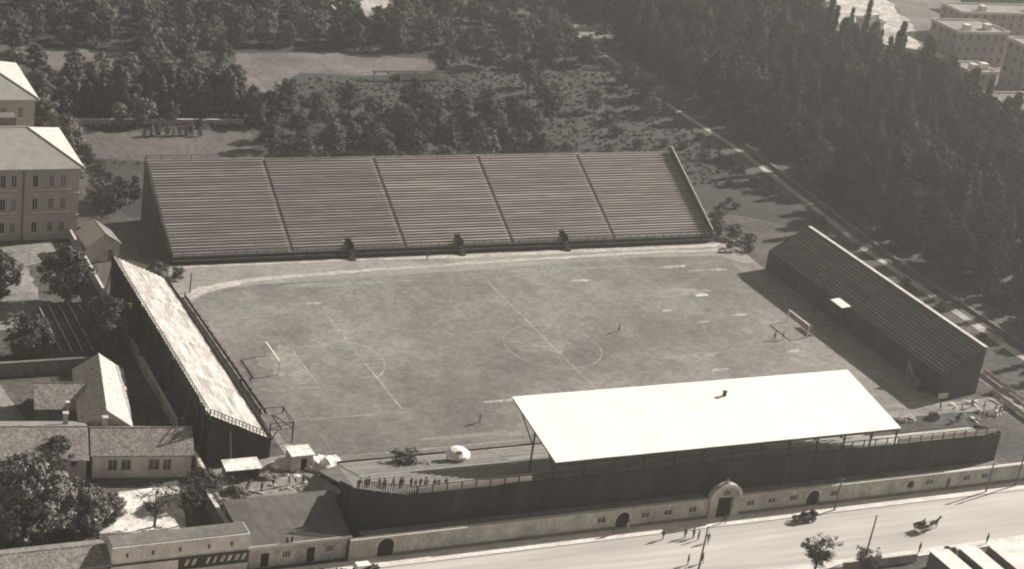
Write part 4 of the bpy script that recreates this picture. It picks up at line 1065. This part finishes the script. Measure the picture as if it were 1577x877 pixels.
# horse and cart
V = [(0,-.65,1.15),(0,0,1.12),(0,.6,1.18),(0,.98,1.5),(0,1.25,1.85),(0,1.55,1.7),(0,1.75,1.55),(0,-.95,1.2),(0,-1.1,.85)]
E = [(0,1),(1,2),(2,3),(3,4),(4,5),(5,6),(0,7),(7,8)]; Rr = [(.27,.3),(.27,.29),(.24,.3),(.13,.2),(.11,.14),(.09,.1),(.07,.08),.07,.05]
for sx in (-1, 1):
    for ch, at, rr in (([(.17*sx,-.62,.95),(.17*sx,-.52,.68),(.17*sx,-.82,.48),(.17*sx,-.78,.12),(.17*sx,-.72,.04)], 0, (.16,.1,.065,.05,.06)),
                       ([(.16*sx,.62,.85),(.16*sx,.66,.5),(.16*sx,.62,.12),(.16*sx,.68,.04)], 2, (.12,.075,.05,.06))):
        p = at
        for q, r in zip(ch, rr): V.append(q); Rr.append(r); E.append((p, len(V)-1)); p = len(V)-1
    V.append((.07*sx, 1.24, 2.05)); Rr.append(.03); E.append((4, len(V)-1))
hme = skin_mesh('horse_body', V, E, Rr); hme.materials.append(MATS['horse_coat']); hme.polygons.foreach_set('use_smooth', [True]*len(hme.polygons))
CX, CY = 30.2, -72.6
h = thing('horse', 'dark horse pulling the cart along the road', 'horse', (CX+2.6, CY+.3, .025), R(-80)); b = bpy.data.objects.new('body', hme); COL.objects.link(b); b.parent = h
c = thing('horse_cart', 'two-wheeled cart drawn by a horse on the road at lower right', 'cart', (CX, CY, .025), R(10))
MB().box(-1.3, 1.0, -.7, .7, .85, .97).build('bed', 'dark_timber', c, True)
for s_ in (-1, 1):
    for k in range(2): MB().box(-1.3, 1.0, s_*.68-.03, s_*.68+.03, 1.0+k*.2, 1.16+k*.2).build('side_board', 'dark_timber', c, True)
    m = MB(); m.bar((.8, s_*.45, .9), (3.3, s_*.4, 1.05), .07, .07); m.build('shaft', 'pole_wood', c, True)
    w_ = MB()
    for k in range(20):
        t0, t1 = 2*math.pi*k/20, 2*math.pi*(k+1)/20; w_.bar((.62*math.cos(t0)-.2, s_*.82, .64+.62*math.sin(t0)), (.62*math.cos(t1)-.2, s_*.82, .64+.62*math.sin(t1)), .07, .07)
    for k in range(10):
        t0 = 2*math.pi*k/10; w_.bar((-.2, s_*.82, .64), (.6*math.cos(t0)-.2, s_*.82, .64+.6*math.sin(t0)), .04, .04)
    w_.build('wheel', 'dark_timber', c, True)
MB().box(.2, .6, -.65, .65, .97, 1.3).build('seat', 'dark_timber', c, True)
person(SI, CX+.3, CY+.05, R(-80), 'driver in dark clothes sitting on the horse cart', z=.88)

# open touring cars
def wheel_parts(p, x, y, r):
    w1 = MB(); 
    for k in range(18):
        t0, t1 = 2*math.pi*k/18, 2*math.pi*(k+1)/18; w1.bar((x+r*.88*math.cos(t0), y, r+r*.88*math.sin(t0)), (x+r*.88*math.cos(t1), y, r+r*.88*math.sin(t1)), .14, .11)
    t = w1.build('tyre', 'rubber', p, True)
    MB().cyl((x, y, r), r*.72, .09, 'y', 14).build('rim', 'metal', t, True)
def tourer(label, loc, rz, paint, hood):
    c = thing('touring_car', label, 'car', loc, rz)
    b = MB(); sec = [(-2.0,.5,.62,.95),(-1.6,.62,.45,1.12),(-.5,.68,.42,1.15),(.35,.66,.42,1.12),(.55,.46,.45,1.08),(1.5,.36,.48,1.02),(1.75,.32,.5,.98)]
    ring = []
    for x, hw_, z0, z1 in sec: ring.append([(x,-hw_,z0),(x,-hw_,z1-.12),(x,-hw_*.8,z1),(x,hw_*.8,z1),(x,hw_,z1-.12),(x,hw_,z0)])
    vv = [p for r_ in ring for p in r_]; ff = []
    for i in range(len(ring)-1):
        for j in range(6):
            if j == 2 and i in (1, 2): continue        # open cockpit
            ff.append((i*6+j, i*6+(j+1) % 6, (i+1)*6+(j+1) % 6, (i+1)*6+j))
    ff.append(tuple(range(6))); ff.append(tuple(range(len(vv)-6, len(vv)))[::-1])
    b._add(vv, ff); b.build('body', paint, c, True)
    m = MB(); m.box(-1.45, -.95, -.55, .55, .55, .8); m.box(-1.6, -1.42, -.55, .55, .75, 1.2); m.build('rear_seat', 'cloth_mid', c, True)
    m = MB(); m.box(-.55, -.1, -.55, .55, .55, .8); m.box(-.7, -.52, -.55, .55, .75, 1.2); m.build('front_seat', 'cloth_mid', c, True)
    m = MB(); m.hexa([(.34,-.55,1.1),(.38,-.55,1.1),(.38,.55,1.1),(.34,.55,1.1),(.2,-.55,1.6),(.24,-.55,1.6),(.24,.55,1.6),(.2,.55,1.6)]); m.build('windscreen', 'glass', c, True)
    for s_ in (-1, 1):
        for x in (-1.35, 1.3):
            wheel_parts(c, x, s_*.72, .36)
            f = MB()
            for k in range(7):
                t0, t1 = math.pi*k/7, math.pi*(k+1)/7
                f.bar((x-.48*math.cos(t0), s_*.74, .36+.46*math.sin(t0)), (x-.48*math.cos(t1), s_*.74, .36+.46*math.sin(t1)), .28, .05)
            f.build('mudguard', paint, c, True)
        m = MB(); m.box(-.85, .8, s_*.62, s_*.86, .38, .43); m.build('running_board', paint, c, True)
        m = MB(); m.cyl((1.8, s_*.42, .88), .14, .16, 'x', 12); m.build('headlight', 'metal', c, True)
    m = MB()
    if hood == 'folded':
        m.hexa([(-2.1,-.6,1.05),(-1.4,-.6,1.15),(-1.4,.6,1.15),(-2.1,.6,1.05),(-2.2,-.62,1.4),(-1.6,-.62,1.5),(-1.6,.62,1.5),(-2.2,.62,1.4)])
        m.build('folded_hood', 'cloth_dark', c, True)
    else:
        m.hexa([(-1.9,-.66,1.1),(.25,-.62,1.62),(.25,.62,1.62),(-1.9,.66,1.1),(-1.7,-.6,1.78),(.3,-.6,1.68),(.3,.6,1.68),(-1.7,.6,1.78)])
        m.build('canvas_hood', 'canvas', c, True)
    return c
tourer('dark open touring car on the road right of the portal', (12.3, -65.8, .025), R(183), 'car_paint', 'folded')
person(SI, 12.4, -65.6, R(93), 'driver sitting in the dark open touring car', z=.38)
tourer('touring car with pale canvas hood parked by the left arched gate', (-61.2, -65.5, .025), R(4), 'car_paint', 'up')
tourer('dark touring car parked behind the canvas-hooded one at the bottom edge', (-66.0, -65.6, .025), R(2), 'car_paint', 'folded')

# poles
def pole(label, x, y, h, lean=(0, 0), arm=True, z=.03):
    o = thing('telegraph_pole', label, 'pole', (x, y, z))
    MB().tube((0, 0, 0), (lean[0], lean[1], h), .16, .10, 8).build('shaft', 'pole_wood', o, True)
    if arm:
        m = MB(); m.box(lean[0]*.92-.6, lean[0]*.92+.6, lean[1]*.92-.17, lean[1]*.92-.09, h*.92, h*.92+.12); a = m.build('crossarm', 'dark_timber', o, True)
        for k in (-.5, 0, .5): MB().tube((lean[0]*.92+k, lean[1]*.92-.13, h*.92+.12), (lean[0]*.92+k, lean[1]*.92-.13, h*.92+.3), .05, .04, 6).build('insulator', 'pale_plaster', a, True)
pole('leaning pole on the near side of the road left of the cart', 15.9, -77.6, 7.3, (.3, 0), False, .135)
pole('pole at the far right end of the street wall', 57.2, -63.2, 8.3, (.2, 0), z=.135)
pole('pole on the pavement before the last windows of the street wall', 50.2, -64.0, 5.6, (.1, 0), z=.135)
pole('pole on the pavement right of the third arched door', 19.4, -64.0, 5.9, (.1, 0), z=.135)
pole('pole on the road in front of the portal at the bottom edge', -12.3, -74.9, 7.2, (.15, 0), False)
pole('pale pole against the dark end of the left-hand terrace', -71.0, -32.6, 5.9, (-.5, 0), False, 0)
pole('short post at the far left corner of the track', -59.6, 31.4, 4.0, (0, 0), False)

# goals
for lab, s_ in (('left goal with white posts and net', -1), ('right goal with white posts and net', 1)):
    g_ = thing('football_goal', lab, 'goal', (s_*HL, 0, .06))
    for yy in (-3.66, 3.66): MB().box(-.07, .07, yy-.09, yy+.09, 0, 2.44).build('post', 'white_sheet', g_, True)
    MB().box(-.09, .09, -3.75, 3.75, 2.44, 2.62).build('crossbar', 'white_sheet', g_, True)
    m = MB(); bk = s_*1.7
    for k in range(15):
        yy = -3.66+k*.523; m.bar((s_*.1, yy, 2.42), (s_*.8, yy, 2.4), .018, .018); m.bar((s_*.8, yy, 2.4), (bk, yy, .02), .018, .018)
    for k in range(6):
        t = k/6; m.bar((s_*.8+(bk-s_*.8)*t, -3.66, 2.4*(1-t)+.02), (s_*.8+(bk-s_*.8)*t, 3.66, 2.4*(1-t)+.02), .018, .018)
    stuff(m.build('net', 'net', g_, True))

# fences round the pitch
def fence(label, p, q, h, m_='dark_timber', bw_=1.2, z=.03):
    p = Vector(p); q = Vector(q); L = (q-p).length; o = thing('board_fence', label, 'fence', (*p, z), math.atan2(q.y-p.y, q.x-p.x))
    n = int(L/bw_)
    me = None
    for i in range(n):
        if me is None: b_ = MB().box(.02, L/n-.02, -.03, .03, .1, h).build('board', m_, o, True); me = b_.data
        else: b_ = bpy.data.objects.new('board', me); COL.objects.link(b_); b_.parent = o; b_.location = (i*L/n, 0, rnd.uniform(-.04, .04))
    for i in range(n//2+1): 
        x = min(L, i*2*L/n); MB().box(x-.06, x+.06, .035, .15, 0, h+.15).build('post', m_, o, True)
    return o
fence('dark board fence between the left goal and the sunlit terrace', (-61.2, 29.5), (-60.6, -20.5), .8)
fence('pale board fence by the right corner yard', (81.6, -23.5), (81.2, -42), 1.1, 'pale_board')
fence('second pale fence below the right-hand terrace end', (77.5, -31.5), (77.0, -44), 1.0, 'pale_board')
# timber platform at the near end of the left terrace
o = thing('timber_platform', 'small braced timber platform at the near end of the left terrace', 'platform', (-61.2, -24.2, 0))
for x in (-1.9, 1.9):
    for y in (-2.6, 2.6): MB().box(x-.09, x+.09, y-.09, y+.09, 0, 3.6).build('post', 'dark_timber', o, True)
MB().box(-2.0, 2.0, -2.7, 2.7, 2.4, 2.52).build('deck', 'weathered_wall', o, True)
for a, b_ in (((-1.9,-2.6,3.6),(1.9,-2.6,3.6)), ((1.9,-2.6,3.6),(1.9,2.6,3.6)), ((-1.9,2.6,3.6),(1.9,2.6,3.6)), ((-1.9,-2.6,2.6),(1.9,-2.6,3.5)), ((1.9,-2.6,2.6),(1.9,2.6,3.5)), ((1.9,2.6,.2),(1.9,-2.6,2.4))):
    m = MB(); m.bar(a, b_, .1, .1); m.build('brace', 'dark_timber', o, True)

# kiosk, rubble and odds and ends in the left corner
k_ = thing('plaster_kiosk', 'small whitewashed kiosk with a dark doorway at the left corner of the pitch', 'kiosk', (-60.8, -36.0, .07))
m = MB(); wall_open(m, -1.7, 1.7, 0, 2.6, [(-.2, .8, .02, 2.1, False)], 0, .25); m.box(-1.7, -1.45, .25, 3, 0, 2.6); m.box(1.45, 1.7, .25, 3, 0, 2.6); m.box(-1.45, 1.45, 2.75, 3, 0, 2.6); m.build('wall', 'pale_plaster', k_, True)
MB().box(-1.9, 1.9, -.25, 3.2, 2.6, 2.75).build('roof', 'chalky_rubble', k_, True)
MB().box(-.197, .797, .2, .24, .02, 2.1).build('door', 'dark_void', k_, True)
def rock(x, y, sx, sy, sz, label, z=.05, m_='chalky_rubble', name='rubble_heap'):
    bm = bmesh.new(); bmesh.ops.create_icosphere(bm, subdivisions=3 if sx > 1 else 2, radius=1)
    r_n = random.Random(str((x, y)))
    ph = [r_n.uniform(0, 6) for _ in range(6)]
    for v_ in bm.verts:
        k = 1+.18*math.sin(v_.co.x*5+ph[0])*math.sin(v_.co.y*4+ph[1])+.1*math.sin(v_.co.z*9+v_.co.x*7+ph[2])+r_n.uniform(-.17, .17)
        v_.co = Vector((v_.co.x*sx*k, v_.co.y*sy*k, max(-.02, v_.co.z)*sz*k))
    me = bpy.data.meshes.new(name); bm.to_mesh(me); bm.free(); me.materials.append(MATS[m_])
    o_ = bpy.data.objects.new(name, me); COL.objects.link(o_); o_.location = (x, y, z); return tag(o_, label, 'rubble')
rock(-57.3, -35.4, 2.9, 1.9, 1.7, 'white rubble heap right of the whitewashed kiosk')
rock(-63.2, -34.0, 2.0, 1.3, 1.1, 'pale rubble heap under the near end of the left terrace')
rock(-55.6, -37.6, 1.2, 1.0, .9, 'small white rubble heap beside the left end of the main stand')
rock(-66.5, -37.0, 2.0, 1.1, .8, 'grey spoil heap behind the whitewashed kiosk', m_='weathered_wall')
rock(-71.5, -44.8, 2.2, 1.1, .9, 'dark spoil heap behind the service building', m_='dark_mottled')
rock(-65.0, -46.6, 1.6, .9, .7, 'low pale heap by the service building roof')
rock(52.5, -38.5, 2.0, .8, .6, 'pale spoil heap under the right end of the white canopy', m_='pale_earth')
rock(58.5, -38.6, 1.2, 1.0, 1.2, 'dark heap in the right corner yard', m_='dark_mottled')
rock(72.0, -39.0, 1.6, .9, .8, 'white rubble heap in the right corner yard')
rock(65.5, 45.0, 2.6, 1.2, .9, 'pale rubble bank at the right end of the far terrace', m_='pale_earth')
rock(62.0, 38.8, 2.8, .8, .6, 'pale earth bank behind the far right corner of the pitch', m_='pale_earth')
for i in range(12):
    a = rnd.uniform(0, 3.1); L = rnd.uniform(2, 4.5); x, y = rnd.uniform(69, 79), rnd.uniform(-40, -34)
    m = MB(); m.bar((-L/2*math.cos(a), -L/2*math.sin(a), .1+.04*i), (L/2*math.cos(a), L/2*math.sin(a), .16+.05*i), .3, .06)
    o_ = m.build('timber_plank', 'pale_board'); o_.location = (x, y, .06); tag(o_, 'pale loose plank lying in the right corner yard', 'plank', 'loose planks in the corner yard')
for i in range(10):
    a = rnd.uniform(0, 3.1); L = rnd.uniform(1.5, 3.5); x, y = rnd.uniform(-75, -63), rnd.uniform(-47, -36)
    m = MB(); m.bar((-L/2*math.cos(a), -L/2*math.sin(a), .1), (L/2*math.cos(a), L/2*math.sin(a), .2), .3, .07)
    o_ = m.build('timber_plank', 'pale_board' if i % 2 else 'dark_timber'); o_.location = (x, y, .07); tag(o_, 'loose plank lying in the yard behind the service building', 'plank', 'loose planks in the left yard')
for i in range(22):
    x, y = rnd.uniform(-67, -53.5), rnd.uniform(-41.5, -33.4)
    o_ = rock(x, y, rnd.uniform(.25, .8), rnd.uniform(.2, .55), rnd.uniform(.2, .55), 'lump of pale rubble scattered round the whitewashed kiosk', .06, 'chalky_rubble' if i % 3 else 'weathered_wall', 'rubble_lump'); o_['group'] = 'rubble lumps by the kiosk'
for i in range(14):
    x, y = rnd.uniform(60, 79), rnd.uniform(-43, -34)
    o_ = rock(x, y, rnd.uniform(.25, .8), rnd.uniform(.2, .5), rnd.uniform(.2, .5), 'lump of pale rubble scattered in the right corner yard', .06, 'chalky_rubble', 'rubble_lump'); o_['group'] = 'rubble lumps in the right yard'
sh = thing('lean_to_shed', 'low dark-mouthed lean-to in front of the left terrace end wall', 'shed', (-70.5, -36.2, .05))
m = MB(); m.box(-2.6, 2.6, 1.2, 1.4, 0, 2.2); m.box(-2.6, -2.4, -1, 1.2, 0, 1.9); m.box(2.4, 2.6, -1, 1.2, 0, 1.9); m.build('wall', 'weathered_wall', sh, True)
MB().hexa([(-2.8,-1.3,1.9),(2.8,-1.3,1.9),(2.8,1.6,2.3),(-2.8,1.6,2.3),(-2.8,-1.3,2.0),(2.8,-1.3,2.0),(2.8,1.6,2.4),(-2.8,1.6,2.4)]).build('roof', 'chalky_rubble', sh, True)
# round white canvas shelter on the main stand's terrace
cv = thing('canvas_shelter', 'round white canvas shelter with a dark vent on the main stand terrace', 'shelter', (-37.6, -42.0, 2.5))
cv.scale = (.78, .78, .78)
m = MB(); K = 20
for k in range(K):
    t0, t1 = 2*math.pi*k/K, 2*math.pi*(k+1)/K
    for (ra, za), (rb, zb) in zip(((2.45,1.7),(2.4,2.2),(1.6,2.9),(.6,3.2)), ((2.4,2.2),(1.6,2.9),(.6,3.2),(.02,3.25))):
        m._add([(ra*math.cos(t0), ra*math.sin(t0), za), (ra*math.cos(t1), ra*math.sin(t1), za), (rb*math.cos(t1), rb*math.sin(t1), zb), (rb*math.cos(t0), rb*math.sin(t0), zb)], [(0,1,2,3)])
m.build('canopy', 'white_sheet', cv, True)
for k in range(6):
    t0 = math.pi*k/3; MB().tube((2.3*math.cos(t0), 2.3*math.sin(t0), -.9), (2.3*math.cos(t0), 2.3*math.sin(t0), 1.75), .06, .06, 6).build('pole', 'pole_wood', cv, True)
MB().hexa([(-1.1,-1.5,2.85),(.1,-1.7,2.78),(.1,-1.2,3.05),(-1.1,-1.1,3.05),(-1.1,-1.55,2.95),(.1,-1.75,2.88),(.1,-1.2,3.15),(-1.1,-1.1,3.15)]).build('vent_flap', 'dark_timber', cv, True)
# pergola at the clearing
pg = thing('pergola', 'long low pergola with pale piers at the edge of the pale clearing', 'pergola', (34, 158.2, 0))
for i in range(6): MB().box(-9.6+i*3.9, -9.2+i*3.9, -.2, .2, 0, 2.4).build('pier', 'pale_plaster', pg, True)
MB().box(-10, 10.6, -.6, .6, 2.4, 2.6).build('top_beam', 'dark_timber', pg, True)
MB().box(-1.2, 10.2, .4, .55, .05, 1.9).build('back_wall', 'pale_plaster', pg, True)

# ------------------------------------------------------------------ haze in the air
hz = MB().box(-440, 730, -440, 730, -1, 148).build('haze', 'earth'); hz.data.materials.clear()
hm_ = bpy.data.materials.new('haze'); hm_.use_nodes = True; n_ = hm_.node_tree; n_.nodes.clear()
pv = n_.nodes.new('ShaderNodeVolumePrincipled'); pv.inputs['Color'].default_value = (.93, .90, .83, 1); pv.inputs['Density'].default_value = .00017; pv.inputs['Anisotropy'].default_value = .45
ou = n_.nodes.new('ShaderNodeOutputMaterial'); n_.links.new(pv.outputs[0], ou.inputs['Volume'])
hz.data.materials.append(hm_); stuff(hz); tag(hz, 'thin pale haze in the air over the whole view', 'haze')
